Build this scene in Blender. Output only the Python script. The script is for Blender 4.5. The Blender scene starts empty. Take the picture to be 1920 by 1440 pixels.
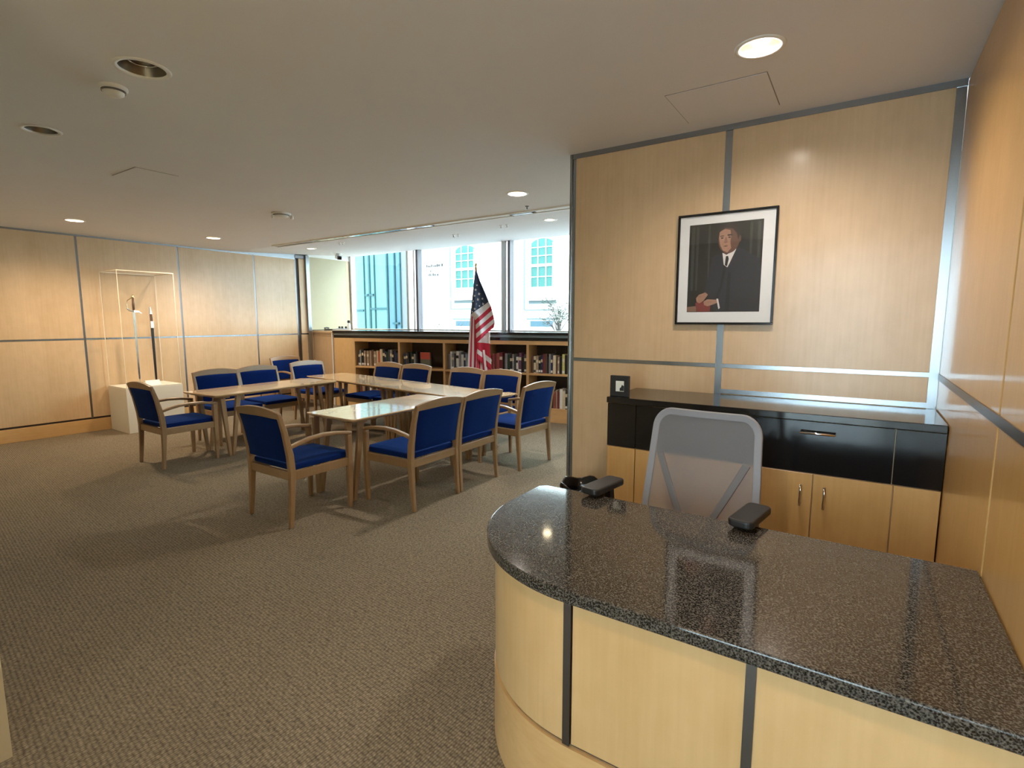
import bpy, bmesh, math, random
from mathutils import Vector, Matrix
random.seed(7)
R = math.radians
SC = bpy.context.scene
COL = SC.collection

# ------------------------------------------------------------------ camera
cam_d = bpy.data.cameras.new('camera')
cam_d.sensor_width = 36.0
cam_d.lens = 980.0 / 1920.0 * 36.0
cam_d.clip_start = 0.02
cam_d.clip_end = 200
cam = bpy.data.objects.new('camera', cam_d)
COL.objects.link(cam)
cam.location = (0, 0, 1.57)
cam.rotation_euler = (R(90) - math.atan(119 / 980), 0, R(33.6))
SC.camera = cam

# ------------------------------------------------------------------ world: even bright overcast sky
w = bpy.data.worlds.new('overcast_sky')
SC.world = w
w.use_nodes = True
w.node_tree.nodes['Background'].inputs[0].default_value = (0.76, 0.90, 1.0, 1)
w.node_tree.nodes['Background'].inputs[1].default_value = 12.0

SC.view_settings.view_transform = 'Standard'
SC.view_settings.look = 'None'
SC.view_settings.gamma = 1.0
SC.view_settings.use_curve_mapping = False
SC.view_settings.exposure = 0.12

LAMP = 125.0            # power of one ceiling downlight
WARM = (1.0, 0.89, 0.78)
HALOGEN = (1.0, 0.77, 0.52)

# ------------------------------------------------------------------ materials
MATS = {}


def nodes_of(name):
    m = bpy.data.materials.new(name)
    m.use_nodes = True
    nt = m.node_tree
    return m, nt, nt.nodes['Principled BSDF']


def plain(name, col, rough=0.5, metal=0.0, spec=0.5, coat=0.0, emit=None, es=0.0, noise=0.0, nscale=40.0):
    if name in MATS:
        return MATS[name]
    m, nt, b = nodes_of(name)
    b.inputs['Base Color'].default_value = (*col, 1)
    b.inputs['Roughness'].default_value = rough
    b.inputs['Metallic'].default_value = metal
    b.inputs['Specular IOR Level'].default_value = spec
    b.inputs['Coat Weight'].default_value = coat
    b.inputs['Coat Roughness'].default_value = 0.08
    if emit:
        b.inputs['Emission Color'].default_value = (*emit, 1)
        b.inputs['Emission Strength'].default_value = es
    if noise > 0:
        tc = nt.nodes.new('ShaderNodeTexCoord')
        n = nt.nodes.new('ShaderNodeTexNoise')
        n.inputs['Scale'].default_value = nscale
        n.inputs['Detail'].default_value = 3
        nt.links.new(tc.outputs['Object'], n.inputs['Vector'])
        mx = nt.nodes.new('ShaderNodeMix')
        mx.data_type = 'RGBA'
        mx.inputs[6].default_value = (*[c * (1 - noise) for c in col], 1)
        mx.inputs[7].default_value = (*[min(1, c * (1 + noise)) for c in col], 1)
        nt.links.new(n.outputs['Fac'], mx.inputs[0])
        nt.links.new(mx.outputs[2], b.inputs['Base Color'])
    MATS[name] = m
    return m


def wood(name, base, dark, axis='Z', rough=0.3, scale=1.0, coat=0.3, coatr=0.12):
    """sliced maple veneer: fine grain along one axis, wide soft leaves across it"""
    m, nt, b = nodes_of(name)
    N, L = nt.nodes, nt.links
    tc = N.new('ShaderNodeTexCoord')
    oi = N.new('ShaderNodeObjectInfo')
    addv = N.new('ShaderNodeVectorMath'); addv.operation = 'ADD'
    mul = N.new('ShaderNodeVectorMath'); mul.operation = 'SCALE'
    comb = N.new('ShaderNodeCombineXYZ')
    for i in range(3):
        L.new(oi.outputs['Random'], comb.inputs[i])
    L.new(comb.outputs[0], mul.inputs[0]); mul.inputs['Scale'].default_value = 17.0
    L.new(tc.outputs['Object'], addv.inputs[0]); L.new(mul.outputs[0], addv.inputs[1])

    def mapped(sa, sx):
        mp = N.new('ShaderNodeMapping')
        s = [sx * scale] * 3
        s['XYZ'.index(axis)] = sa * scale
        mp.inputs['Scale'].default_value = s
        L.new(addv.outputs[0], mp.inputs['Vector'])
        return mp
    n1 = N.new('ShaderNodeTexNoise'); n1.inputs['Scale'].default_value = 1; n1.inputs['Detail'].default_value = 5
    L.new(mapped(2.2, 55).outputs[0], n1.inputs['Vector'])
    n2 = N.new('ShaderNodeTexNoise'); n2.inputs['Scale'].default_value = 1; n2.inputs['Detail'].default_value = 2
    L.new(mapped(0.35, 3.2).outputs[0], n2.inputs['Vector'])
    n3 = N.new('ShaderNodeTexNoise'); n3.inputs['Scale'].default_value = 1; n3.inputs['Detail'].default_value = 3
    L.new(mapped(9.0, 12.0).outputs[0], n3.inputs['Vector'])
    a = N.new('ShaderNodeMath'); a.operation = 'MULTIPLY_ADD'; a.inputs[1].default_value = 0.42
    L.new(n1.outputs['Fac'], a.inputs[0])
    a2 = N.new('ShaderNodeMath'); a2.operation = 'MULTIPLY_ADD'; a2.inputs[1].default_value = 0.55
    L.new(n2.outputs['Fac'], a2.inputs[0])
    a3 = N.new('ShaderNodeMath'); a3.operation = 'MULTIPLY'; a3.inputs[1].default_value = 0.38
    L.new(n3.outputs['Fac'], a3.inputs[0]); L.new(a3.outputs[0], a2.inputs[2]); L.new(a2.outputs[0], a.inputs[2])
    cr = N.new('ShaderNodeValToRGB')
    cr.color_ramp.elements[0].position = 0.42; cr.color_ramp.elements[0].color = (*dark, 1)
    cr.color_ramp.elements[1].position = 0.86; cr.color_ramp.elements[1].color = (*base, 1)
    L.new(a.outputs[0], cr.inputs[0]); L.new(cr.outputs[0], b.inputs['Base Color'])
    b.inputs['Roughness'].default_value = rough
    b.inputs['Coat Weight'].default_value = coat
    b.inputs['Coat Roughness'].default_value = coatr
    MATS[name] = m
    return m


M_PANEL = wood('maple_panel', (0.68, 0.485, 0.295), (0.565, 0.385, 0.215), 'Z', 0.35, 1.0, 0.35, 0.16)
M_PANELG = wood('maple_panel_gloss', (0.66, 0.395, 0.15), (0.55, 0.31, 0.10), 'Z', 0.35, 1.0, 0.42, 0.10)
M_DESK = wood('maple_desk', (0.66, 0.44, 0.215), (0.56, 0.355, 0.15), 'Z', 0.35, 1.0, 0.3, 0.15)
M_BASEW = wood('maple_plinth', (0.68, 0.44, 0.20), (0.56, 0.33, 0.13), 'X', 0.4, 1.0, 0.2, 0.2)
M_CHAIR = wood('maple_chair', (0.34, 0.215, 0.11), (0.25, 0.15, 0.07), 'Z', 0.35, 1.0, 0.3, 0.2)
M_CHAIRX = wood('maple_chair_rail', (0.34, 0.215, 0.11), (0.25, 0.15, 0.07), 'X', 0.35, 1.0, 0.3, 0.2)
M_TABLE = wood('maple_table', (0.70, 0.50, 0.28), (0.60, 0.40, 0.20), 'Y', 0.25, 1.0, 0.9, 0.05)
M_CASE = wood('maple_bookcase', (0.60, 0.37, 0.17), (0.48, 0.28, 0.12), 'X', 0.4, 1.0, 0.2, 0.2)

M_STEEL = plain('brushed_aluminium', (0.36, 0.39, 0.42), 0.25, 1.0)
M_STEELD = plain('dark_aluminium', (0.22, 0.215, 0.22), 0.35, 1.0)
M_CHROME = plain('chrome', (0.75, 0.74, 0.72), 0.12, 1.0)
M_BACK = plain('shadow_gap', (0.05, 0.045, 0.04), 0.7)
M_CEIL = plain('ceiling_paint', (0.80, 0.79, 0.80), 0.9, noise=0.02, nscale=3)
M_WHITE = plain('white_paint', (0.82, 0.82, 0.80), 0.5)
M_CREAM = plain('cream_wall_paint', (0.46, 0.40, 0.29), 0.7)
M_PANEL_WASH = plain('maple_panel_window_wash', (0.50, 0.45, 0.30), 0.55, noise=0.05, nscale=6)  # maple end panel with the window-light wash put into its colour
M_BLACK = plain('black_plastic', (0.012, 0.012, 0.013), 0.45)
M_BLACKG = plain('black_gloss', (0.010, 0.011, 0.013), 0.15)
M_FABRIC = plain('blue_fabric', (0.003, 0.0155, 0.105), 0.9, spec=0.06, noise=0.25, nscale=500)
_fb = M_FABRIC.node_tree.nodes['Principled BSDF']
_fb.inputs['Sheen Weight'].default_value = 0.22
_fb.inputs['Sheen Roughness'].default_value = 0.45
_fb.inputs['Sheen Tint'].default_value = (0.10, 0.32, 1.0, 1)
M_MESHF = plain('grey_frame', (0.30, 0.30, 0.33), 0.6)
M_STRUT = plain('grey_strut', (0.17, 0.165, 0.175), 0.7)
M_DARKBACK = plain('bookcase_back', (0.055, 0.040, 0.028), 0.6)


def granite(name, a, bcol, rough, scale):
    m, nt, b = nodes_of(name)
    N, L = nt.nodes, nt.links
    tc = N.new('ShaderNodeTexCoord')
    n = N.new('ShaderNodeTexNoise'); n.inputs['Scale'].default_value = scale; n.inputs['Detail'].default_value = 4
    n.inputs['Roughness'].default_value = 0.75
    v = N.new('ShaderNodeTexVoronoi'); v.inputs['Scale'].default_value = scale * 0.9
    L.new(tc.outputs['Object'], n.inputs['Vector']); L.new(tc.outputs['Object'], v.inputs['Vector'])
    mm = N.new('ShaderNodeMath'); mm.operation = 'MULTIPLY_ADD'; mm.inputs[1].default_value = 0.35
    L.new(v.outputs['Distance'], mm.inputs[0]); L.new(n.outputs['Fac'], mm.inputs[2])
    cr = N.new('ShaderNodeValToRGB')
    cr.color_ramp.elements[0].position = 0.60; cr.color_ramp.elements[0].color = (*a, 1)
    cr.color_ramp.elements[1].position = 0.80; cr.color_ramp.elements[1].color = (*bcol, 1)
    L.new(mm.outputs[0], cr.inputs[0]); L.new(cr.outputs[0], b.inputs['Base Color'])
    b.inputs['Roughness'].default_value = rough
    b.inputs['Specular IOR Level'].default_value = 0.6
    MATS[name] = m
    return m


M_GRANITE = granite('speckled_granite', (0.005, 0.005, 0.005), (0.125, 0.114, 0.098), 0.07, 210)
M_GRANITEB = plain('black_granite', (0.009, 0.009, 0.010), 0.12, noise=0.3, nscale=300)


def carpet():
    m, nt, b = nodes_of('loop_carpet')
    N, L = nt.nodes, nt.links
    tc = N.new('ShaderNodeTexCoord')
    mp = N.new('ShaderNodeMapping'); mp.inputs['Rotation'].default_value = (0, 0, R(4))
    mp.inputs['Scale'].default_value = (1, 0.62, 1)
    L.new(tc.outputs['Object'], mp.inputs['Vector'])
    v = N.new('ShaderNodeTexVoronoi'); v.inputs['Scale'].default_value = 95; v.inputs['Randomness'].default_value = 0.35
    L.new(mp.outputs[0], v.inputs['Vector'])
    n = N.new('ShaderNodeTexNoise'); n.inputs['Scale'].default_value = 60; n.inputs['Detail'].default_value = 4
    L.new(tc.outputs['Object'], n.inputs['Vector'])
    n2 = N.new('ShaderNodeTexNoise'); n2.inputs['Scale'].default_value = 1.3; n2.inputs['Detail'].default_value = 3
    L.new(tc.outputs['Object'], n2.inputs['Vector'])
    cr = N.new('ShaderNodeValToRGB')
    cr.color_ramp.elements[0].position = 0.0; cr.color_ramp.elements[0].color = (0.355, 0.285, 0.195, 1)
    cr.color_ramp.elements[1].position = 0.75; cr.color_ramp.elements[1].color = (0.095, 0.077, 0.053, 1)
    L.new(v.outputs['Distance'], cr.inputs[0])
    mx = N.new('ShaderNodeMix'); mx.data_type = 'RGBA'; mx.blend_type = 'OVERLAY'
    mx.inputs[0].default_value = 0.55
    L.new(cr.outputs[0], mx.inputs[6]); L.new(n.outputs['Fac'], mx.inputs[7])
    hs = N.new('ShaderNodeHueSaturation'); hs.inputs['Saturation'].default_value = 0.95
    mr = N.new('ShaderNodeMapRange'); mr.inputs[1].default_value = 0.3; mr.inputs[2].default_value = 0.7
    mr.inputs[3].default_value = 0.94; mr.inputs[4].default_value = 1.06
    L.new(n2.outputs['Fac'], mr.inputs[0]); L.new(mr.outputs[0], hs.inputs['Value'])
    L.new(mx.outputs[2], hs.inputs['Color'])
    L.new(hs.outputs[0], b.inputs['Base Color'])
    b.inputs['Roughness'].default_value = 0.95
    b.inputs['Specular IOR Level'].default_value = 0.1
    bp = N.new('ShaderNodeBump'); bp.inputs['Strength'].default_value = 0.6; bp.inputs['Distance'].default_value = 0.004
    bp.invert = True
    L.new(v.outputs['Distance'], bp.inputs['Height']); L.new(bp.outputs[0], b.inputs['Normal'])
    return m


M_CARPET = carpet()


def glassy(name, refl=0.08, tint=(1, 1, 1), rough=0.0, k=0.85):
    m = bpy.data.materials.new(name)
    m.use_nodes = True
    nt = m.node_tree
    N, L = nt.nodes, nt.links
    N.clear()
    o = N.new('ShaderNodeOutputMaterial')
    t = N.new('ShaderNodeBsdfTransparent'); t.inputs[0].default_value = (*tint, 1)
    g = N.new('ShaderNodeBsdfGlossy'); g.inputs['Roughness'].default_value = rough
    f = N.new('ShaderNodeLayerWeight'); f.inputs['Blend'].default_value = 0.5
    pw = N.new('ShaderNodeMath'); pw.operation = 'POWER'; pw.inputs[1].default_value = 5.0
    mx = N.new('ShaderNodeMixShader')
    mu = N.new('ShaderNodeMath'); mu.operation = 'MULTIPLY_ADD'; mu.inputs[1].default_value = k; mu.inputs[2].default_value = refl
    mu.use_clamp = True
    L.new(f.outputs['Facing'], pw.inputs[0]); L.new(pw.outputs[0], mu.inputs[0]); L.new(mu.outputs[0], mx.inputs[0])
    L.new(t.outputs[0], mx.inputs[1]); L.new(g.outputs[0], mx.inputs[2]); L.new(mx.outputs[0], o.inputs[0])
    MATS[name] = m
    return m


M_GLASS = glassy('window_glass', 0.04, (0.93, 0.98, 0.98))
M_ACRYL = glassy('clear_acrylic', 0.012, (0.995, 0.995, 0.99), k=0.02)
M_ACRYLE = plain('acrylic_edge', (0.86, 0.78, 0.62), 0.25)
M_PICGLASS = glassy('picture_glass', 0.05)


def sheer(name, col, alpha):
    m = bpy.data.materials.new(name)
    m.use_nodes = True
    nt = m.node_tree
    N, L = nt.nodes, nt.links
    b = N['Principled BSDF']
    b.inputs['Base Color'].default_value = (*col, 1)
    b.inputs['Roughness'].default_value = 0.7
    b.inputs['Alpha'].default_value = alpha
    MATS[name] = m
    return m


M_MESH = sheer('grey_chair_mesh', (0.32, 0.315, 0.335), 0.54)

# ------------------------------------------------------------------ geometry helpers


def tag(o, label, cat, group=None):
    o['label'] = label
    o['category'] = cat
    if group:
        o['group'] = group
    return o


def obj(name, bm, mat, parent=None, loc=None, rotz=None, bevel=0.0, smooth=False, seg=2):
    if isinstance(bm, bmesh.types.BMesh):
        bmesh.ops.recalc_face_normals(bm, faces=bm.faces[:])
        me = bpy.data.meshes.new(name)
        bm.to_mesh(me)
        bm.free()
        for m in (mat if isinstance(mat, (list, tuple)) else [mat]):
            me.materials.append(m)
        if smooth:
            for p in me.polygons:
                p.use_smooth = True
    else:
        me = bm
    o = bpy.data.objects.new(name, me)
    COL.objects.link(o)
    if parent:
        o.parent = parent
    if loc:
        o.location = loc
    if rotz is not None:
        o.rotation_euler = (0, 0, rotz)
    if bevel:
        md = o.modifiers.new('bevel', 'BEVEL')
        md.width = bevel
        md.segments = seg
        md.limit_method = 'ANGLE'
        md.angle_limit = R(40)
        if hasattr(md, 'harden_normals'):
            md.harden_normals = False
    return o


def empty(name, loc=(0, 0, 0), rotz=0.0):
    o = bpy.data.objects.new(name, None)
    COL.objects.link(o)
    o.location = loc
    o.rotation_euler = (0, 0, rotz)
    o.empty_display_size = 0.1
    return o


def struct(name, bm, mat, **k):
    o = obj(name, bm, mat, **k)
    o['kind'] = 'structure'
    return o


def BM():
    return bmesh.new()


def box(bm, x0, x1, y0, y1, z0, z1, mi=0, M=None):
    vs = []
    for x, y, z in ((x0, y0, z0), (x1, y0, z0), (x1, y1, z0), (x0, y1, z0), (x0, y0, z1), (x1, y0, z1), (x1, y1, z1), (x0, y1, z1)):
        p = Vector((x, y, z))
        if M is not None:
            p = M @ p
        vs.append(bm.verts.new(p))
    for f in ((0, 3, 2, 1), (4, 5, 6, 7), (0, 1, 5, 4), (1, 2, 6, 5), (2, 3, 7, 6), (3, 0, 4, 7)):
        fc = bm.faces.new([vs[i] for i in f])
        fc.material_index = mi
    return bm


def bx(*a, **k):
    return box(BM(), *a, **k)


def prism(bm, pts, z0, z1, mi=0, M=None, axis='z'):
    def P(a, b, c):
        v = Vector((a, b, c)) if axis == 'z' else (Vector((a, c, b)) if axis == 'y' else Vector((c, a, b)))
        return M @ v if M is not None else v
    lo = [bm.verts.new(P(a, b, z0)) for a, b in pts]
    hi = [bm.verts.new(P(a, b, z1)) for a, b in pts]
    n = len(pts)
    bm.faces.new(lo[::-1]).material_index = mi
    bm.faces.new(hi).material_index = mi
    for i in range(n):
        bm.faces.new((lo[i], lo[(i + 1) % n], hi[(i + 1) % n], hi[i])).material_index = mi
    return bm


def sweep(bm, pts, sizes, side, mi=0):
    """rectangular bar along pts; sizes = (width along side, depth) per point"""
    pts = [Vector(p) for p in pts]
    side = Vector(side).normalized()
    if not isinstance(sizes, list):
        sizes = [sizes] * len(pts)
    rings = []
    for i, p in enumerate(pts):
        t = (pts[min(i + 1, len(pts) - 1)] - pts[max(i - 1, 0)]).normalized()
        n = t.cross(side).normalized()
        s = n.cross(t).normalized()
        a, b = sizes[i][0] / 2, sizes[i][1] / 2
        rings.append([bm.verts.new(p + s * u * a + n * v * b) for u, v in ((-1, -1), (1, -1), (1, 1), (-1, 1))])
    for r0, r1 in zip(rings, rings[1:]):
        for k in range(4):
            bm.faces.new((r0[k], r0[(k + 1) % 4], r1[(k + 1) % 4], r1[k])).material_index = mi
    bm.faces.new(rings[0][::-1]).material_index = mi
    bm.faces.new(rings[-1]).material_index = mi
    return bm


def tube(bm, pts, r, n=10, mi=0):
    pts = [Vector(p) for p in pts]
    rr = r if isinstance(r, list) else [r] * len(pts)
    rings = []
    for i, p in enumerate(pts):
        t = (pts[min(i + 1, len(pts) - 1)] - pts[max(i - 1, 0)]).normalized()
        up = Vector((0, 0, 1)) if abs(t.z) < 0.9 else Vector((1, 0, 0))
        a = t.cross(up).normalized()
        b = a.cross(t).normalized()
        rings.append([bm.verts.new(p + (a * math.cos(2 * math.pi * k / n) + b * math.sin(2 * math.pi * k / n)) * rr[i]) for k in range(n)])
    for r0, r1 in zip(rings, rings[1:]):
        for k in range(n):
            bm.faces.new((r0[k], r0[(k + 1) % n], r1[(k + 1) % n], r1[k])).material_index = mi
    bm.faces.new(rings[0][::-1]).material_index = mi
    bm.faces.new(rings[-1]).material_index = mi
    return bm


def lathe(bm, prof, n=24, c=(0, 0, 0), mi=0, sx=1, sy=1, cap=True):
    rings = []
    for r, z in prof:
        rings.append([bm.verts.new((c[0] + r * sx * math.cos(2 * math.pi * k / n), c[1] + r * sy * math.sin(2 * math.pi * k / n), c[2] + z)) for k in range(n)])
    for r0, r1 in zip(rings, rings[1:]):
        for k in range(n):
            bm.faces.new((r0[k], r0[(k + 1) % n], r1[(k + 1) % n], r1[k])).material_index = mi
    if cap and prof[0][0] > 1e-5:
        bm.faces.new(rings[0][::-1]).material_index = mi
    if cap and prof[-1][0] > 1e-5:
        bm.faces.new(rings[-1]).material_index = mi
    bmesh.ops.remove_doubles(bm, verts=bm.verts[:], dist=1e-6)
    return bm


def rrect(x0, x1, y0, y1, r, n=5):
    out = []
    for cx, cy, a0 in ((x1 - r, y1 - r, 0), (x0 + r, y1 - r, 90), (x0 + r, y0 + r, 180), (x1 - r, y0 + r, 270)):
        for k in range(n + 1):
            a = R(a0 + 90 * k / n)
            out.append((cx + r * math.cos(a), cy + r * math.sin(a)))
    return out


# ================================================================== THE ROOM
XR = 0.355        # right wall
YP = 3.475        # picture wall
XP = -1.80        # free end of the picture wall
CZ = 2.74         # ceiling
RAIL = 1.287
WALL_A = R(10)    # the bookcase front runs at a slight angle
YW = 7.45         # window plane
BAYZ = 2.895      # ceiling height at the windows
WO = Vector((-3.75, 7.0, 0))
WU = Vector((math.cos(WALL_A), math.sin(WALL_A), 0))
WV = Vector((-math.sin(WALL_A), math.cos(WALL_A), 0))


def wl(s, t, z=0.0):
    return WO + WU * s + WV * t + Vector((0, 0, z))


struct('floor', bx(-9.6, 0.8, -1.75, 8.3, -0.15, 0), M_CARPET)

# ---- main ceiling with round openings for the recessed lamps
lamps = [  # x, y, lit, radius
    (-0.444, 2.599, True, 0.085), (-2.743, 4.218, True, 0.085), (-7.785, 2.428, True, 0.085), (-7.779, 4.014, True, 0.085),
    (-2.884, 1.214, False, 0.10), (-4.31, 1.22, False, 0.085), (-0.75, 0.25, True, 0.085)]
bm = BM()
box(bm, -9.6, 0.8, -1.80, 5.0, CZ, CZ + 0.03)
ceil = struct('ceiling', bm, M_CEIL)
cut = BM()
for x, y, lit, r in lamps:
    lathe(cut, [(r, CZ - 0.05), (r, CZ + 0.09)], 32, (x, y, 0))
cme = bpy.data.meshes.new('cut')
bmesh.ops.recalc_face_normals(cut, faces=cut.faces[:])
cut.to_mesh(cme); cut.free()
co = bpy.data.objects.new('cut', cme)
COL.objects.link(co)
md = ceil.modifiers.new('holes', 'BOOLEAN')
md.object = co; md.operation = 'DIFFERENCE'; md.solver = 'EXACT'
bpy.context.view_layer.update()
dg = bpy.context.evaluated_depsgraph_get()
newme = bpy.data.meshes.new_from_object(ceil.evaluated_get(dg))
ceil.modifiers.clear()
ceil.data = newme
bpy.data.objects.remove(co)
ceil['kind'] = 'structure'

# ---- sloping ceiling of the window bay
bm = BM()
q = [(-9.6, 5.0, CZ), (0.8, 5.0, CZ), (0.8, YW + 0.06, BAYZ + 0.004), (-9.6, YW + 0.06, BAYZ + 0.004)]
prev = None
for k in range(13):
    f = k / 12
    a = Vector(q[0]).lerp(Vector(q[1]), f); b = Vector(q[3]).lerp(Vector(q[2]), f)
    row = [bm.verts.new(a), bm.verts.new(b), bm.verts.new(b + Vector((0, 0, 0.03))), bm.verts.new(a + Vector((0, 0, 0.03)))]
    if prev:
        for i in range(4):
            bm.faces.new((prev[i], row[i], row[(i + 1) % 4], prev[(i + 1) % 4]))
    else:
        bm.faces.new(row)
    prev = row
bm.faces.new(prev[::-1])
bay = struct('ceiling_window_bay', bm, M_CEIL)
bay['label'] = 'sloping ceiling strip between the air slot and the windows'


def bay_z(x, y):
    return CZ + (BAYZ - CZ) * (y - 5.0) / (YW - 5.0)


# ---- panelled walls: dark backing, wood panels proud of it, metal strips in the joints
def panel_wall(name, origin, ang, length, cols, rows, thick=0.12, mat=M_PANEL, strip=M_STEELD, rail=M_STEEL, base=True, sw=0.026, z1=CZ, top=True, baseh=0.18, rails=None, backmat=M_BACK):
    """local x along the wall, local -y towards the room"""
    w_ = struct(name, bx(0, length, 0.012, thick, 0, z1), backmat, loc=origin, rotz=ang)
    hs = sw / 2
    for i in range(len(cols) - 1):
        for j in range(len(rows) - 1):
            a, b = cols[i] + hs, cols[i + 1] - hs
            c, d = rows[j] + 0.012, rows[j + 1] - 0.012
            obj('panel', bx(a, b, 0, 0.0125, c, d), mat, w_, bevel=0.0015, seg=1)
    for x in cols:
        obj('metal_strip', bx(x - hs, x + hs, 0.004, 0.0125, rows[0], rows[-1]), strip, w_)
    for z in (rails if rails is not None else rows[1:-1]):
        for i in range(len(cols) - 1):
            obj('metal_rail', bx(cols[i] + hs, cols[i + 1] - hs, -0.002, 0.0125, z - 0.012, z + 0.012), rail, w_)
    if top:
        obj('metal_rail', bx(0, length, -0.002, 0.0125, rows[-1] - 0.012, z1), rail, w_)
    return w_


# left wall: local +x towards the window, -y into the room
LA = Vector((-9.07, 0.42, 0)); LB = Vector((-9.0, 6.13, 0))
LL = (LB - LA).length
lang2 = math.atan2((LB - LA).y, (LB - LA).x)
seams = [0.0] + [(y - LA.y) / math.sin(lang2) for y in (1.54, 2.805, 4.085, 5.318)] + [LL]
wall_left = panel_wall('wall_left', LA, lang2, LL, seams, [0.19, 1.312, CZ - 0.012], z1=CZ + 0.02)
struct('baseboard_left', bx(0, LL, -0.012, 0.012, 0, 0.175), M_BASEW, loc=LA, rotz=lang2, bevel=0.003)
obj('upper_strip', bx(LL - 1.2, LL, 0.0, 0.012, CZ + 0.02, 2.86), M_STEEL, wall_left)
# dark joint, wood strip and metal post at the end of the left wall, then a last panel up to the window
rt = struct('wall_left_end', bx(0, 1.33, 0.02, 0.14, 0, 2.95), M_BACK, loc=LB, rotz=lang2)
obj('panel', bx(0.075, 0.20, 0.0, 0.02, 0, 1.30), M_PANEL, rt)
obj('panel', bx(0.075, 0.20, 0.0, 0.02, 1.325, 2.74), M_PANEL, rt)
obj('cap_strip', bx(0.0, 0.20, -0.01, 0.02, 2.745, 2.80), M_STEELD, rt)
struct('trim_1', bx(0.20, 0.275, -0.045, 0.02, 0, 2.81), M_STEEL, loc=LB, rotz=lang2, bevel=0.004)
obj('panel', bx(0.285, 1.21, 0.0, 0.02, 0.0, 1.37), M_PANEL, rt)
obj('panel', bx(0.285, 1.17, 0.0, 0.02, 1.39, 2.79), M_PANEL_WASH, rt)
obj('panel', bx(1.172, 1.24, 0.0, 0.02, 1.39, 2.80), M_PANEL, rt)
obj('metal_rail', bx(0.28, 1.30, -0.003, 0.02, 2.79, 2.90), M_WHITE, rt)

# picture wall
cols = [0.02, -0.74 - XP, XR - XP - 0.028]
wall_back = panel_wall('wall_back', Vector((XP, YP, 0)), 0.0, XR - XP, [0.018, -0.738 - XP, XR - XP - 0.022],
                       [0.12, RAIL, CZ - 0.022], thick=0.16, sw=0.042, mat=M_PANEL, strip=M_STEEL, rails=[RAIL])
obj('metal_rail', bx(-0.738 - XP + 0.021, XR - XP - 0.043, -0.004, 0.0, 1.112, 1.140), M_STEEL, wall_back)
obj('metal_strip', bx(-0.006, 0.012, -0.008, 0.165, 0, CZ), M_STEEL, wall_back, bevel=0.002)
obj('panel', bx(0.02, XR - XP, 0.16, 0.175, 0.0, CZ), M_PANEL, wall_back)

# right wall (faces -x): travel towards -y so the room lies on local -y side
RL = YP + 4.6  # unseen stretch past the rear door, extended to shade the left ceiling
rcols = [0.0, YP - 2.05, YP - 0.75, YP + 0.55, YP + 1.72, RL]
wall_right = panel_wall('wall_right', Vector((XR, YP, 0)), R(-90), RL, rcols, [0.02, 1.278, CZ - 0.004], sw=0.020,
                        mat=M_PANELG, strip=M_STEELD, rail=M_STEELD, rails=[], top=False)
for i in range(len(rcols) - 1):
    obj('metal_rail', bx(rcols[i], rcols[i + 1], -0.004, 0.0125, 1.278 - 0.016, 1.278 + 0.016), M_STEELD, wall_right)

# near wall on the left of the entrance, vestibule, and an unseen rear glass door placed for its cool light
struct('wall_near', bx(-9.6, -2.46, 0.26, 0.43, 0, CZ), M_CREAM)
struct('wall_entrance', bx(-2.62, -2.46, -1.75, 0.26, 0, CZ), M_CREAM)
wr = struct('wall_rear', bx(-2.46, -1.02, -1.75, -1.6, 0, CZ), M_CREAM)
obj('wall_piece', bx(-1.02, XR, -1.75, -1.6, 2.60, CZ), M_CREAM, wr)
dr = struct('door_1', bx(-1.02, -0.97, -1.73, -1.62, 0, 2.60), M_STEEL)
obj('door_stile', bx(XR - 0.06, XR - 0.005, -1.73, -1.62, 0, 2.60), M_STEEL, dr)
obj('door_rail', bx(-0.97, XR - 0.06, -1.72, -1.63, 2.54, 2.60), M_STEEL, dr)
obj('door_rail', bx(-0.97, XR - 0.06, -1.72, -1.63, 0, 0.10), M_STEEL, dr)
obj('door_glass', bx(-0.97, XR - 0.06, -1.68, -1.67, 0.10, 2.54), M_GLASS, dr)

struct('ground_entrance', bx(-30, 30, -40, -1.76, -0.12, -0.02), plain('pale_concrete', (0.68, 0.68, 0.67), 0.9, noise=0.05))  # unseen pale ground, added to bounce daylight up through the door

# ---- window front
win = struct('window_1', bx(-9.12, -9.02, YW - 0.06, YW + 0.06, 1.385, 2.95), M_STEEL)
win['label'] = 'wide strip window in three panes above the bookcase'
obj('window_jamb', bx(-9.02, -8.985, YW - 0.08, YW + 0.05, 1.385, 2.95), M_STEELD, win)
obj('window_jamb', bx(-8.985, -8.94, YW - 0.06, YW + 0.05, 1.385, 2.95), M_WHITE, win)


def mull(s0, bars):
    for a, b, m_, d in bars:
        obj('mullion', bx(s0 + a, s0 + b, YW - d, YW + 0.06, 1.385, 2.95), m_, win)


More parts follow.
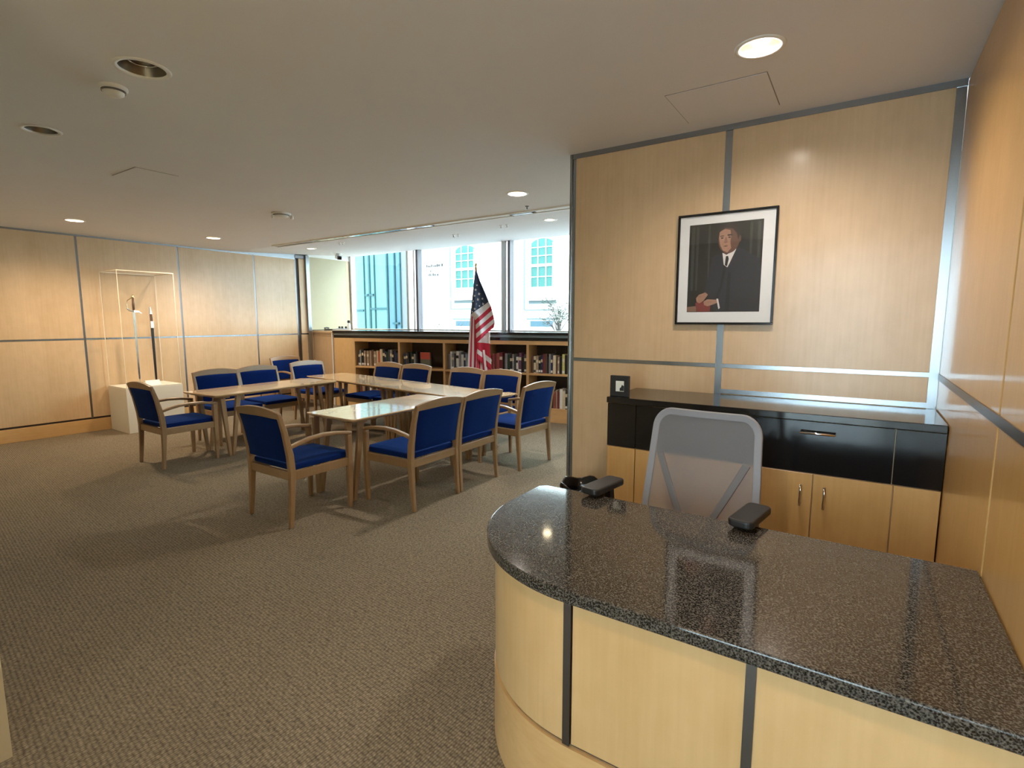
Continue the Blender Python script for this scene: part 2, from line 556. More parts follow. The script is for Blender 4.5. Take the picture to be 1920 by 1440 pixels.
M_MULL = plain('mullion_grey', (0.66, 0.72, 0.76), 0.45)
M_MULLW = plain('mullion_white', (0.92, 0.93, 0.94), 0.4)
M_MULLD = plain('mullion_dark', (0.16, 0.15, 0.17), 0.4)
mull(-7.39, [(0, 0.045, M_MULL, 0.02), (0.30, 0.35, M_MULLD, 0.07)])
mull(-5.135, [(0, 0.07, M_MULL, 0.05), (0.145, 0.19, M_MULLD, 0.07)])
for a, b, d in ((-7.345, -7.325, 0.14), (-7.20, -7.17, 0.11), (-5.065, -5.05, 0.10)):
    obj('mullion_fin', bx(a, b, YW - 0.03, YW + d, 1.385, 2.95), M_MULLW, win)
mull(-2.90, [(0, 0.06, M_STEEL, 0.04), (0.06, 0.15, M_WHITE, 0.02)])
for a, b in ((-8.94, -7.39), (-7.04, -5.135), (-4.945, -2.90), (-2.75, 0.5)):
    obj('pane', bx(a, b, YW + 0.015, YW + 0.025, 1.385, 2.95), M_GLASS, win)
obj('window_rail', bx(-8.94, 0.5, YW - 0.03, YW + 0.05, 1.36, 1.405), M_WHITE, win)
struct('wall_window', bx(-9.3, 0.5, YW + 0.06, YW + 0.2, -0.1, 1.39), M_PANEL)

# bookcase hidden end wall so that the room is closed behind the picture wall
struct('wall_far_right', bx(0.5, 0.62, YP + 0.16, YW + 0.2, 0, 2.95), M_CREAM)

# ================================================================== CEILING FITTINGS
M_LAMPON = plain('lamp_glow', (1, 0.9, 0.7), 0.5, emit=(1.0, 0.82, 0.52), es=30.0)
M_CAN = plain('lamp_reflector', (0.92, 0.86, 0.70), 0.3, 1.0)
M_CANOFF = plain('lamp_reflector_off', (0.30, 0.28, 0.25), 0.3, 1.0)


def spot(parent, z, e, size=118, col=WARM):
    d = bpy.data.lights.new('lamp_beam', 'SPOT')
    d.energy = e; d.spot_size = R(size); d.spot_blend = 0.75; d.color = col; d.shadow_soft_size = 0.05
    o = bpy.data.objects.new('lamp_beam', d)
    COL.objects.link(o); o.parent = parent; o.location = (0, 0, z)
    return o


lab = {0: 'round warm downlight glowing in the ceiling above the reception desk',
       1: 'round warm downlight in the ceiling near the free end of the portrait wall',
       2: 'warm downlight near the left wall, nearest to the sword case',
       3: 'warm downlight near the left wall, second from the left edge',
       4: 'large unlit adjustable downlight with white ring in the ceiling at upper left',
       5: 'small unlit downlight with a dark opening at the far upper left',
       6: 'warm downlight in the ceiling over the entrance'}
for i, (x, y, lit, r) in enumerate(lamps):
    d = empty('downlight', (x, y, CZ))
    tag(d, lab[i], 'ceiling light', 'recessed ceiling downlights')
    obj('trim_ring', lathe(BM(), [(r - 0.004, 0.004), (r - 0.004, -0.004), (r + 0.014, -0.006), (r + 0.018, -0.001), (r + 0.018, 0.0)], 32, cap=False), M_WHITE, d, smooth=True)
    can = BM()
    lathe(can, [(r - 0.003, 0.0), (r * 0.86, 0.06), (r * 0.62, 0.115), (0.0, 0.118)], 32, cap=False)
    obj('reflector', can, M_CAN if lit else M_CANOFF, d, smooth=True)
    bulb = BM()
    if lit:
        lathe(bulb, [(0.0, 0.055), (0.022, 0.06), (0.032, 0.085), (0.03, 0.112)], 20)
        obj('bulb', bulb, M_LAMPON, d, smooth=True)
        spot(d, 0.01, LAMP * {0: 0.46, 2: 0.95, 3: 0.95, 6: 0.5}.get(i, 0.9), 160, HALOGEN if i in (2, 3, 6) else WARM)
    else:
        lathe(bulb, [(0.0, 0.05), (0.03, 0.055), (0.042, 0.10)], 20, (0.02, 0, 0), cap=False)
        obj('bulb', bulb, M_BLACKG, d, smooth=True)
        lathe_b = BM()
        lathe(lathe_b, [(r * 0.55, 0.03), (r * 0.75, 0.034), (r * 0.75, 0.04), (r * 0.55, 0.036), (r * 0.55, 0.03)], 24, (0.006, 0, 0), cap=False)
        obj('gimbal_ring', lathe_b, M_CHROME, d, smooth=True)

# surface rings in the sloping bay ceiling
for (x, y, l) in ((-7.854, 5.666, 'small downlight on the bay ceiling beside the left wall return'), (-3.229, 5.689, 'small downlight on the bay ceiling above the right bookcase bays')):
    d = empty('downlight', (x, y, bay_z(x, y)))
    tag(d, l, 'ceiling light', 'recessed ceiling downlights')
    obj('trim_ring', lathe(BM(), [(0.055, 0.0), (0.055, -0.006), (0.085, -0.008), (0.09, 0.0)], 28, cap=False), M_WHITE, d, smooth=True)
    obj('lens', lathe(BM(), [(0.0, -0.004), (0.056, -0.003), (0.056, 0.0)], 28), M_LAMPON, d, smooth=True)
    spot(d, -0.02, LAMP * 0.6)

# smoke detectors and sprinklers
def detector(x, y, z, r, l):
    d = empty('smoke_detector', (x, y, z))
    tag(d, l, 'smoke detector')
    obj('base', lathe(BM(), [(r, 0.0), (r, -0.012), (r * 0.92, -0.018)], 28), M_WHITE, d, smooth=False)
    obj('dome', lathe(BM(), [(r * 0.8, -0.016), (r * 0.72, -0.036), (r * 0.45, -0.046), (0, -0.048)], 28), M_WHITE, d, smooth=True)
    obj('vent_ring', lathe(BM(), [(r * 0.84, -0.018), (r * 0.84, -0.026), (r * 0.7, -0.026)], 28), M_STEELD, d)
    return d


detector(-3.225, 1.217, CZ, 0.062, 'small white smoke detector next to the large unlit downlight')
d = detector(-5.397, 3.535, CZ, 0.10, 'round white ceiling device above the tables with two small knobs')
obj('knob', lathe(BM(), [(0.018, -0.03), (0.018, -0.06), (0.012, -0.066)], 12, (0.10, 0.06, 0)), M_WHITE, d)
obj('knob', lathe(BM(), [(0.014, -0.03), (0.014, -0.062), (0.008, -0.068)], 12, (-0.02, -0.09, 0)), M_WHITE, d)
for (x, y, l) in ((-4.969, 6.016, 'pair of sprinkler heads on the bay ceiling left of the flag'), (-3.89, 5.67, 'pair of sprinkler heads on the bay ceiling right of the flag'), (-6.798, 5.453, 'pair of sprinkler heads on the bay ceiling near the left window pane')):
    d = empty('sprinkler', (x, y, bay_z(x, y)))
    tag(d, l, 'sprinkler', 'sprinkler heads on the bay ceiling')
    for s in (-0.045, 0.045):
        obj('head', lathe(BM(), [(0.022, 0.0), (0.022, -0.008), (0.008, -0.012), (0.008, -0.03), (0.017, -0.034), (0.017, -0.038)], 14, (s, 0, 0)), M_WHITE, d, smooth=False)
d = empty('sprinkler', (-2.95, 4.72, CZ))
tag(d, 'single tiny sprinkler head just before the air slot', 'sprinkler')
obj('head', lathe(BM(), [(0.02, 0.0), (0.02, -0.008), (0.006, -0.012), (0.006, -0.03), (0.014, -0.036)], 14), M_STEELD, d)

# air slot along the edge of the main ceiling
ad = empty('linear_air_diffuser', (0, 5.0, CZ))
tag(ad, 'long narrow metal air slot running across the ceiling before the windows', 'air vent')
obj('frame', bx(-7.8, 0.3, -0.085, -0.06, -0.012, 0.0), M_WHITE, ad)
obj('frame', bx(-7.8, 0.3, 0.02, 0.05, -0.016, 0.0), M_WHITE, ad)
obj('slot_bed', bx(-7.8, 0.3, -0.06, 0.02, -0.004, 0.0), M_BACK, ad)
obj('slat', bx(-7.8, -6.9, -0.055, 0.015, -0.010, -0.004), M_STEELD, ad)
x = -6.88
k = 0
while x < -4.5:
    obj('slat', bx(x, x + 0.17, -0.05, 0.012, -0.011, -0.004), M_CHROME if k % 3 else M_STEEL, ad)
    x += 0.185; k += 1
obj('slat', bx(-4.45, -3.35, -0.05, 0.012, -0.010, -0.004), M_WHITE, ad)
obj('slat', bx(-3.30, -3.05, -0.05, 0.012, -0.014, -0.004), M_STEELD, ad)
obj('slat', bx(-3.0, 0.3, -0.05, 0.012, -0.010, -0.004), M_WHITE, ad)

# flush access panels
def access(x0, x1, y0, y1, l):
    a = empty('ceiling_access_panel', ((x0 + x1) / 2, (y0 + y1) / 2, CZ))
    tag(a, l, 'access panel')
    hx, hy = (x1 - x0) / 2, (y1 - y0) / 2
    obj('rim', bx(-hx, hx, -hy, hy, -0.002, 0.0), plain('rim_grey', (0.30, 0.285, 0.26), 0.8), a)
    obj('lid', bx(-hx + 0.004, hx - 0.004, -hy + 0.004, hy - 0.004, -0.004, -0.002), M_CEIL, a)


access(-0.94, -0.45, 2.86, 3.32, 'square flush access panel in the ceiling above the portrait')
access(-5.15, -4.72, 1.88, 2.19, 'faint flush access panel in the ceiling at left')

# security camera on the bay ceiling
sc_ = empty('security_camera', (-8.50, 6.75, bay_z(-8.50, 6.75)))
tag(sc_, 'small white ceiling camera with black lens near the left window jamb', 'camera')
obj('mount', lathe(BM(), [(0.055, 0.0), (0.055, -0.015), (0.02, -0.02), (0.02, -0.05)], 20), M_WHITE, sc_)
obj('housing', sweep(BM(), [(-0.10, 0.03, -0.045), (0.07, -0.05, -0.085)], [(0.075, 0.07), (0.075, 0.07)], (0.4, 0.9, 0)), M_WHITE, sc_, bevel=0.012)
obj('lens', sweep(BM(), [(0.07, -0.05, -0.085), (0.12, -0.075, -0.098)], [(0.085, 0.075), (0.07, 0.062)], (0.4, 0.9, 0)), M_BLACKG, sc_, bevel=0.012)

# ================================================================== RECEPTION DESK
DZ = 0.80
TOPX, TOPF, TOPB = -1.215, 1.268, 2.085


def desk_outline(ins, back=None, n=40):
    """from the rear left corner round the front left to the wall"""
    x0, yf = TOPX + ins, TOPF + ins
    cx, cy = -0.655, 1.83
    pts = [(x0, back)]
    for k in range(n + 1):
        a = R(180 + 90 * k / n)
        pts.append((cx + (cx - x0) * math.cos(a), cy + (cy - yf) * math.sin(a)))
    pts.append((XR - 0.002, yf))
    return pts


desk = empty('reception_desk', (-0.4, 1.7, 0))
tag(desk, 'curved maple reception desk with a speckled dark granite top', 'desk')
D0 = Matrix.Translation((0.4, -1.7, 0))
top = desk_outline(0.0, TOPB)
# round the rear left corner slightly
top = [(TOPX + 0.03, TOPB), (TOPX, TOPB - 0.03)] + top[1:] + [(XR - 0.002, TOPB)]
obj('desk_top', prism(BM(), top, DZ - 0.042, DZ, M=D0), M_GRANITE, desk, bevel=0.006, seg=3)


def shell(pts, th, z0, z1):
    bm = BM()
    inner = []
    for i, p in enumerate(pts):
        a = Vector(pts[max(i - 1, 0)]); b = Vector(pts[min(i + 1, len(pts) - 1)])
        t = (b - a).normalized()
        inner.append((p[0] - t.y * th, p[1] + t.x * th))
    rows = []
    for (p, q_) in zip(pts, inner):
        rows.append([bm.verts.new(D0 @ Vector(v)) for v in ((p[0], p[1], z0), (p[0], p[1], z1), (q_[0], q_[1], z1), (q_[0], q_[1], z0))])
    for r0, r1 in zip(rows, rows[1:]):
        for k in range(4):
            bm.faces.new((r0[k], r1[k], r1[(k + 1) % 4], r0[(k + 1) % 4]))
    bm.faces.new(rows[0]); bm.faces.new(rows[-1][::-1])
    return bm


BZ = 0.285
body = desk_outline(0.03, TOPB - 0.03)
o = obj('curved_panel', shell(body[:42], 0.03, BZ + 0.012, DZ - 0.043), M_DESK, desk, smooth=False)
for p in o.data.polygons:
    p.use_smooth = False
obj('front_panel', bx(-0.648, -0.178, TOPF + 0.03, TOPF + 0.06, BZ + 0.012, DZ - 0.043, M=D0), M_DESK, desk)
obj('front_panel', bx(-0.154, XR - 0.002, TOPF + 0.03, TOPF + 0.06, BZ + 0.012, DZ - 0.043, M=D0), M_DESK, desk)
for x in (-0.664, -0.166):
    obj('metal_strip', bx(x - 0.012, x + 0.012, TOPF + 0.024, TOPF + 0.06, BZ + 0.006, DZ - 0.043, M=D0), M_STEELD, desk)
obj('reveal', shell(desk_outline(0.042, TOPB - 0.04), 0.03, BZ - 0.004, BZ + 0.013), M_STEELD, desk)
o = obj('plinth', shell(desk_outline(0.026, TOPB - 0.03), 0.03, 0.0, BZ - 0.003), M_BASEW, desk)
obj('cable_tray', bx(-0.64, XR - 0.01, TOPF + 0.06, TOPF + 0.20, 0.62, 0.64, M=D0), M_BLACK, desk)

# ================================================================== CREDENZA UNDER THE PORTRAIT
cr = empty('credenza', (-0.455, 3.22, 0))
tag(cr, 'long wall credenza with black granite top and maple doors below', 'cabinet')
C0 = Matrix.Translation((0.455, -3.22, 0))
CX0, CX1, CF = -1.266, XR - 0.004, 2.97
CB = YP - 0.006


def cbox(x0, x1, y0, y1, z0, z1):
    return bx(x0, x1, y0, y1, z0, z1, M=C0)


obj('top_slab', cbox(CX0 - 0.004, CX1, CF - 0.012, CB, 1.072, 1.108), M_GRANITEB, cr, bevel=0.003)
obj('body', cbox(CX0 + 0.004, CX1, CF + 0.02, CB, 0.08, 1.071), M_DESK, cr)
for a, b in ((CX0, -1.087), (-1.083, 0.165), (0.169, CX1)):
    f = obj('fascia_panel' if (b < -1 or a > 0) else 'drawer_front', cbox(a, b, CF, CF + 0.0195, 0.806, 1.068), M_GRANITEB, cr, bevel=0.001, seg=1)
    if f.name.startswith('drawer'):
        h = BM()
        tube(h, [C0 @ Vector(v) for v in ((-0.205, CF, 1.014), (-0.205, CF - 0.028, 1.014))], 0.005, 8)
        tube(h, [C0 @ Vector(v) for v in ((-0.087, CF, 1.014), (-0.087, CF - 0.028, 1.014))], 0.005, 8)
        tube(h, [C0 @ Vector(v) for v in ((-0.222, CF - 0.028, 1.014), (-0.07, CF - 0.028, 1.014))], 0.0065, 10)
        obj('handle', h, M_CHROME, f, smooth=True)
edges = [CX0, -1.085, -0.79, -0.47, -0.152, 0.175, CX1]
for i in range(6):
    nm = 'door' if 0 < i < 5 else 'filler_panel'
    f = obj(nm, cbox(edges[i] + 0.0025, edges[i + 1] - 0.0025, CF, CF + 0.0195, 0.10, 0.801), M_PANELG, cr, bevel=0.001, seg=1)
    if nm == 'door':
        hx = edges[i + 1] - 0.052 if i in (1, 3) else edges[i] + 0.052
        h = BM()
        pts = [(hx, CF, 0.735), (hx, CF - 0.02, 0.742), (hx, CF - 0.030, 0.72), (hx, CF - 0.031, 0.69), (hx, CF - 0.030, 0.66), (hx, CF - 0.02, 0.638), (hx, CF, 0.645)]
        tube(h, [C0 @ Vector(v) for v in pts], [0.006, 0.0065, 0.0055, 0.005, 0.0055, 0.0065, 0.006], 10)
        obj('handle', h, M_CHROME, f, smooth=True)
obj('plinth', cbox(CX0 + 0.02, CX1, CF + 0.04, CB, 0, 0.08), M_BACK, cr)

# small black frame standing on the front left corner of the credenza
sf = empty('photo_stand', (-1.207, 3.012, 1.108))
tag(sf, 'small square black frame with a white card on the credenza corner', 'picture frame')
obj('frame', bx(-0.06, 0.06, -0.012, 0.012, 0, 0.128), M_BLACK, sf, bevel=0.003)
obj('card', bx(-0.022, 0.030, -0.0135, -0.012, 0.032, 0.096), plain('card_white', (0.78, 0.80, 0.74), 0.6), sf)
obj('print', prism(BM(), [(0.004, 0.036), (0.030, 0.036), (0.030, 0.066), (0.018, 0.074), (0.012, 0.058), (0.004, 0.052)], -0.0145, -0.0135, axis='y'), M_BLACK, sf)
obj('stand', sweep(BM(), [(0, 0.012, 0.09), (0, 0.05, 0.002)], (0.03, 0.004), (1, 0, 0)), M_BLACK, sf)

# ================================================================== PORTRAIT
PW, PH = 0.577, 0.685
pf = empty('framed_portrait', (-0.728, YP - 0.004, 1.545))
tag(pf, 'black framed colour portrait of a man in a dark suit with white mat', 'picture')


def fr(a, b, c, d, t=0.014):
    bm = BM()
    box(bm, a, b, -0.026, 0.0, c, c + t); box(bm, a, b, -0.026, 0.0, d - t, d)
    box(bm, a, a + t, -0.026, 0.0, c + t, d - t); box(bm, b - t, b, -0.026, 0.0, c + t, d - t)
    return bm


obj('frame', fr(-PW / 2, PW / 2, 0, PH), M_BLACKG, pf, bevel=0.002, seg=1)
obj('mat_board', bx(-PW / 2 + 0.012, PW / 2 - 0.012, -0.014, -0.004, 0.012, PH - 0.012), plain('mat_white', (0.80, 0.81, 0.82), 0.7), pf)
px0, px1, pz0, pz1 = -PW / 2 + 0.125 * PW, -PW / 2 + 0.865 * PW, 0.115 * PH, 0.905 * PH
pr = obj('print', bx(px0, px1, -0.0150, -0.0140, pz0, pz1), plain('print_backdrop', (0.014, 0.015, 0.014), 0.6, noise=0.5, nscale=14), pf)


def flat(name, uv, depth, mat, grow=0.0003):
    bm = BM()
    prism(bm, [(px0 + u * (px1 - px0), pz1 - v * (pz1 - pz0)) for u, v in uv], -depth - grow, -depth, axis='y')
    return obj(name, bm, mat, pr)


def ell(cu, cv, ru, rv, n=24, tilt=0.0):
    return [(cu + ru * math.cos(2 * math.pi * k / n) + tilt * math.sin(2 * math.pi * k / n), cv + rv * math.sin(2 * math.pi * k / n)) for k in range(n)]


c_suit = plain('print_suit', (0.022, 0.026, 0.036), 0.6)
c_suit2 = plain('print_suit_fold', (0.010, 0.012, 0.018), 0.6)
c_skin = plain('print_skin', (0.36, 0.20, 0.14), 0.6, noise=0.3, nscale=60)
c_skind = plain('print_skin_dark', (0.13, 0.065, 0.045), 0.6)
c_hair = plain('print_hair', (0.03, 0.022, 0.018), 0.6)
c_shirt = plain('print_shirt', (0.66, 0.63, 0.60), 0.6)
c_red = plain('print_red', (0.20, 0.035, 0.03), 0.6)
c_curt = plain('print_curtain_fold', (0.045, 0.05, 0.046), 0.6)
for u, wd in ((0.03, 0.05), (0.10, 0.04), (0.27, 0.03), (0.83, 0.035), (0.93, 0.04)):
    flat('curtain_fold', [(u, 0.02), (u + wd, 0.02), (u + wd * 0.9, 0.75), (u + 0.01, 0.75)], 0.0150, c_curt)
flat('table_edge', [(0.0, 0.94), (0.14, 0.93), (0.14, 0.995), (0.0, 0.995)], 0.0150, plain('print_tan', (0.23, 0.13, 0.09), 0.6))
flat('suit', [(0.34, 0.37), (0.42, 0.35), (0.50, 0.34), (0.66, 0.29), (0.74, 0.30), (0.84, 0.36), (0.97, 0.42), (0.995, 0.55), (0.995, 0.995), (0.40, 0.995), (0.33, 0.86), (0.22, 0.82), (0.27, 0.68), (0.31, 0.50)], 0.0153, c_suit)
flat('lapel_shadow', [(0.505, 0.44), (0.53, 0.52), (0.50, 0.70), (0.44, 0.86), (0.40, 0.86), (0.47, 0.66)], 0.0156, c_suit2)
flat('arm_shadow', [(0.56, 0.55), (0.60, 0.55), (0.60, 0.99), (0.54, 0.99)], 0.0156, c_suit2)
flat('shirt', [(0.475, 0.335), (0.53, 0.36), (0.60, 0.33), (0.67, 0.265), (0.655, 0.31), (0.575, 0.46), (0.55, 0.50), (0.50, 0.47)], 0.0157, c_shirt)
flat('tie', [(0.525, 0.375), (0.555, 0.375), (0.565, 0.41), (0.545, 0.49), (0.515, 0.475), (0.520, 0.41)], 0.0160, c_suit2)
flat('neck', [(0.47, 0.27), (0.66, 0.25), (0.655, 0.29), (0.57, 0.345), (0.50, 0.345)], 0.0158, c_skind)
flat('head', ell(0.555, 0.19, 0.145, 0.155), 0.0161, c_skind)
flat('face', [(0.425, 0.10), (0.50, 0.075), (0.57, 0.09), (0.585, 0.16), (0.575, 0.22), (0.59, 0.29), (0.54, 0.335), (0.48, 0.31), (0.44, 0.25), (0.42, 0.17)], 0.0164, c_skin)
flat('hair', [(0.42, 0.11), (0.43, 0.06), (0.50, 0.025), (0.60, 0.025), (0.68, 0.06), (0.70, 0.14), (0.68, 0.20), (0.66, 0.13), (0.60, 0.075), (0.50, 0.06)], 0.0167, c_hair)
flat('eyebrow', [(0.435, 0.145), (0.485, 0.14), (0.485, 0.155), (0.435, 0.16)], 0.0168, c_skind)
flat('eyebrow', [(0.535, 0.135), (0.60, 0.135), (0.60, 0.15), (0.535, 0.152)], 0.0168, c_hair)
flat('eye', ell(0.462, 0.172, 0.018, 0.008, 10), 0.0168, c_hair)
flat('eye', ell(0.562, 0.168, 0.020, 0.008, 10), 0.0168, c_hair)
flat('nose', [(0.505, 0.165), (0.525, 0.165), (0.54, 0.225), (0.50, 0.232), (0.492, 0.222)], 0.0168, plain('print_skin_mid', (0.23, 0.12, 0.085), 0.6))
flat('mouth', [(0.475, 0.262), (0.515, 0.256), (0.555, 0.262), (0.515, 0.272)], 0.0168, c_skind)
flat('ear', ell(0.70, 0.19, 0.018, 0.04, 12), 0.0166, c_skind)
flat('red_book', [(0.12, 0.90), (0.16, 0.87), (0.34, 0.91), (0.335, 0.995), (0.15, 0.995)], 0.0158, c_red)
flat('hand', [(0.13, 0.84), (0.17, 0.80), (0.26, 0.775), (0.30, 0.80), (0.27, 0.835), (0.24, 0.87), (0.18, 0.90), (0.14, 0.88)], 0.0161, c_skin)
flat('hand', [(0.24, 0.88), (0.29, 0.855), (0.42, 0.86), (0.44, 0.895), (0.36, 0.92), (0.30, 0.935), (0.25, 0.92)], 0.0164, c_skin)
flat('cuff', [(0.42, 0.85), (0.445, 0.85), (0.475, 0.955), (0.455, 0.97)], 0.0166, c_shirt)
obj('glass', bx(-PW / 2 + 0.013, PW / 2 - 0.013, -0.021, -0.0195, 0.013, PH - 0.013), M_PICGLASS, pf)

# ================================================================== TASK CHAIR
tc = empty('task_chair', (-0.60, 2.42, 0), R(-3))
tag(tc, 'grey mesh-backed task chair with black arm pads behind the reception desk', 'chair')


def backpt(u, v):     # u -1..1 across, v 0..1 up: gently curved back
    hw = 0.262 - 0.030 * v
    return Vector((u * hw, 0.02 + 0.11 * v - 0.03 * (1 - u * u) * (1.0 - 0.3 * v) + 0.03, 0.52 + 0.60 * v))


def outline_uv(n=8, r=0.16):
    pts = []
    ru, rv = 0.30, 0.13
    for cu, cv, a0 in ((1 - ru, 1 - rv, 0), (-1 + ru, 1 - rv, 90), (-1 + ru, rv, 180), (1 - ru, rv, 270)):
        for k in range(n + 1):
            a = R(a0 + 90 * k / n)
            pts.append((cu + ru * math.cos(a), cv + rv * math.sin(a)))
    # insert side points so that the frame follows the curved back
    out = []
    for i, p in enumerate(pts):
        q_ = pts[(i + 1) % len(pts)]
        out.append(p)
        dd = max(abs(p[0] - q_[0]), abs(p[1] - q_[1]))
        m_ = int(dd / 0.12)
        for k in range(1, m_):
            f = k / m_
            out.append((p[0] + (q_[0] - p[0]) * f, p[1] + (q_[1] - p[1]) * f))
    return out


ou = outline_uv()
bm = BM()
ring = [backpt(*p) for p in ou]
n = len(ring)
sect = []
for i, p in enumerate(ring):
    t = (ring[(i + 1) % n] - ring[i - 1]).normalized()
    nn = t.cross(Vector((0, 1, 0))).normalized()
    sect.append([bm.verts.new(p + nn * a + Vector((0, b, 0))) for a, b in ((-0.020, -0.009), (0.014, -0.009), (0.014, 0.012), (-0.020, 0.012))])
for i in range(n):
    r0, r1 = sect[i], sect[(i + 1) % n]
    for k in range(4):
        bm.faces.new((r0[k], r0[(k + 1) % 4], r1[(k + 1) % 4], r1[k]))
obj('back_frame', bm, M_MESHF, tc, bevel=0.004)
bm = BM()
NU, NV = 16, 18
gv = {}
for i in range(NU + 1):
    for j in range(NV + 1):
        u, v = -1 + 2 * i / NU, j / NV
        lim = 1.0
        if v > 0.87:
            lim = 0.70 + 0.30 * math.sqrt(max(0, 1 - ((v - 0.87) / 0.13) ** 2))
        if v < 0.13:
            lim = 0.70 + 0.30 * math.sqrt(max(0, 1 - ((0.13 - v) / 0.13) ** 2))
        gv[i, j] = bm.verts.new(backpt(u * lim, v) + Vector((0, -0.004, 0)))
for i in range(NU):
    for j in range(NV):
        bm.faces.new((gv[i, j], gv[i + 1, j], gv[i + 1, j + 1], gv[i, j + 1]))
obj('back_mesh', bm, M_MESH, tc, smooth=True)
for s in (-1, 1):
    a = [backpt(s * (0.84 - 0.56 * f), 0.66 - 0.46 * f) + Vector((0, -0.004, 0)) for f in (0, 0.25, 0.5, 0.75, 1)]
    obj('back_strut', sweep(BM(), a, (0.032, 0.012), (1, 0, 0)), M_STRUT, tc, bevel=0.003)
obj('spine', sweep(BM(), [backpt(0, 0.20) + Vector((0, 0.03, 0)), (0, 0.08, 0.56), (0, 0.05, 0.46), (0, -0.10, 0.41)], [(0.15, 0.02), (0.10, 0.03), (0.07, 0.04), (0.07, 0.04)], (1, 0, 0)), M_BLACK, tc, bevel=0.005)
obj('seat', prism(BM(), rrect(-0.25, 0.25, -0.46, 0.03, 0.09), 0.43, 0.49), plain('seat_grey', (0.10, 0.10, 0.11), 0.8), tc, bevel=0.02, seg=3)
obj('seat_pan', prism(BM(), rrect(-0.22, 0.22, -0.42, 0.0, 0.07), 0.405, 0.43), M_BLACK, tc)
obj('gas_lift', lathe(BM(), [(0.03, 0.09), (0.03, 0.26), (0.018, 0.262), (0.018, 0.41)], 18, (0, -0.2, 0)), M_BLACK, tc)
for k in range(5):
    a = R(90 + 72 * k)
    dx, dy = math.cos(a), math.sin(a)
    lg = obj('base_leg', sweep(BM(), [(0, -0.2, 0.12), (dx * 0.28, -0.2 + dy * 0.28, 0.085)], [(0.055, 0.04), (0.035, 0.025)], (-dy, dx, 0)), M_BLACK, tc, bevel=0.004)
    cs = BM()
    for s in (-0.016, 0.016):
        c_ = Vector((dx * 0.28, -0.2 + dy * 0.28, 0.0)) + Vector((-dy, dx, 0)) * s
        tube(cs, [c_ + Vector((-dy, dx, 0)) * -0.008 + Vector((0, 0, 0.03)), c_ + Vector((-dy, dx, 0)) * 0.008 + Vector((0, 0, 0.03))], 0.03, 16)
    tube(cs, [(dx * 0.28, -0.2 + dy * 0.28, 0.03), (dx * 0.28, -0.2 + dy * 0.28, 0.085)], 0.008, 8)
    obj('caster', cs, M_BLACK, lg)
for s in (-1, 1):
    ar = obj('armrest_post', sweep(BM(), [(s * 0.20, -0.17, 0.42), (s * 0.29, -0.17, 0.43), (s * 0.315, -0.18, 0.50), (s * 0.31, -0.24, 0.815)], [(0.05, 0.025), (0.05, 0.03), (0.045, 0.03), (0.045, 0.03)], (0, 1, 0)), M_BLACK, tc, bevel=0.004)
    pad = BM()
    M_ = Matrix.Translation((s * 0.31, -0.30, 0)) @ Matrix.Rotation(R(-6), 4, 'Z')
    prism(pad, rrect(-0.046, 0.046, -0.12, 0.12, 0.025), 0.815, 0.845, M=M_)
    obj('arm_pad', pad, M_BLACK, ar, bevel=0.008, seg=3)

# waste bin with a black liner between desk and wall
wb_ = empty('waste_bin', (-1.50, 3.12, 0))
tag(wb_, 'black waste bin with liner beside the credenza', 'bin')
obj('bucket', lathe(BM(), [(0.11, 0.0), (0.145, 0.46), (0.14, 0.46), (0.105, 0.01)], 24), M_BLACK, wb_, smooth=True)
lin = BM()
prof = [(0.150, 0.40), (0.152, 0.47), (0.148, 0.482), (0.136, 0.478), (0.128, 0.40), (0.10, 0.30)]
lathe(lin, prof, 30, cap=False)
for v in lin.verts:
    a = math.atan2(v.co.y, v.co.x)
    v.co.z += 0.012 * math.sin(a * 5) * (1 if v.co.z > 0.44 else 0.4)
    v.co.x *= 1 + 0.02 * math.sin(a * 9); v.co.y *= 1 + 0.02 * math.sin(a * 9)
obj('liner', lin, M_BLACKG, wb_, smooth=True)

# ================================================================== DISPLAY PEDESTAL, CASE, SWORD
PEX0, PEX1, PEY0, PEY1, PEZ = -9.005, -8.40, 3.01, 3.74, 0.64
pd = empty('pedestal', ((PEX0 + PEX1) / 2, (PEY0 + PEY1) / 2, 0))
tag(pd, 'white box pedestal against the left wall carrying the sword case', 'pedestal')
P0 = Matrix.Translation((-(PEX0 + PEX1) / 2, -(PEY0 + PEY1) / 2, 0))
M_PED = plain('pedestal_white', (0.80, 0.76, 0.66), 0.5)
obj('plinth_body', bx(PEX0, PEX1, PEY0, PEY1, 0, PEZ - 0.015, M=P0), M_PED, pd, bevel=0.002)
obj('top_board', bx(PEX0 + 0.004, PEX1 - 0.004, PEY0 + 0.004, PEY1 - 0.004, PEZ - 0.014, PEZ, M=P0), M_PED, pd, bevel=0.002)
ca = empty('display_case', ((PEX0 + PEX1) / 2, (PEY0 + PEY1) / 2, PEZ))
tag(ca, 'tall clear acrylic cover standing on the white pedestal', 'display case')
hx, hy, ch = 0.29, 0.35, 2.245 - PEZ


def sheet(pts):
    bm = BM()
    bm.faces.new([bm.verts.new(p) for p in pts])
    return bm


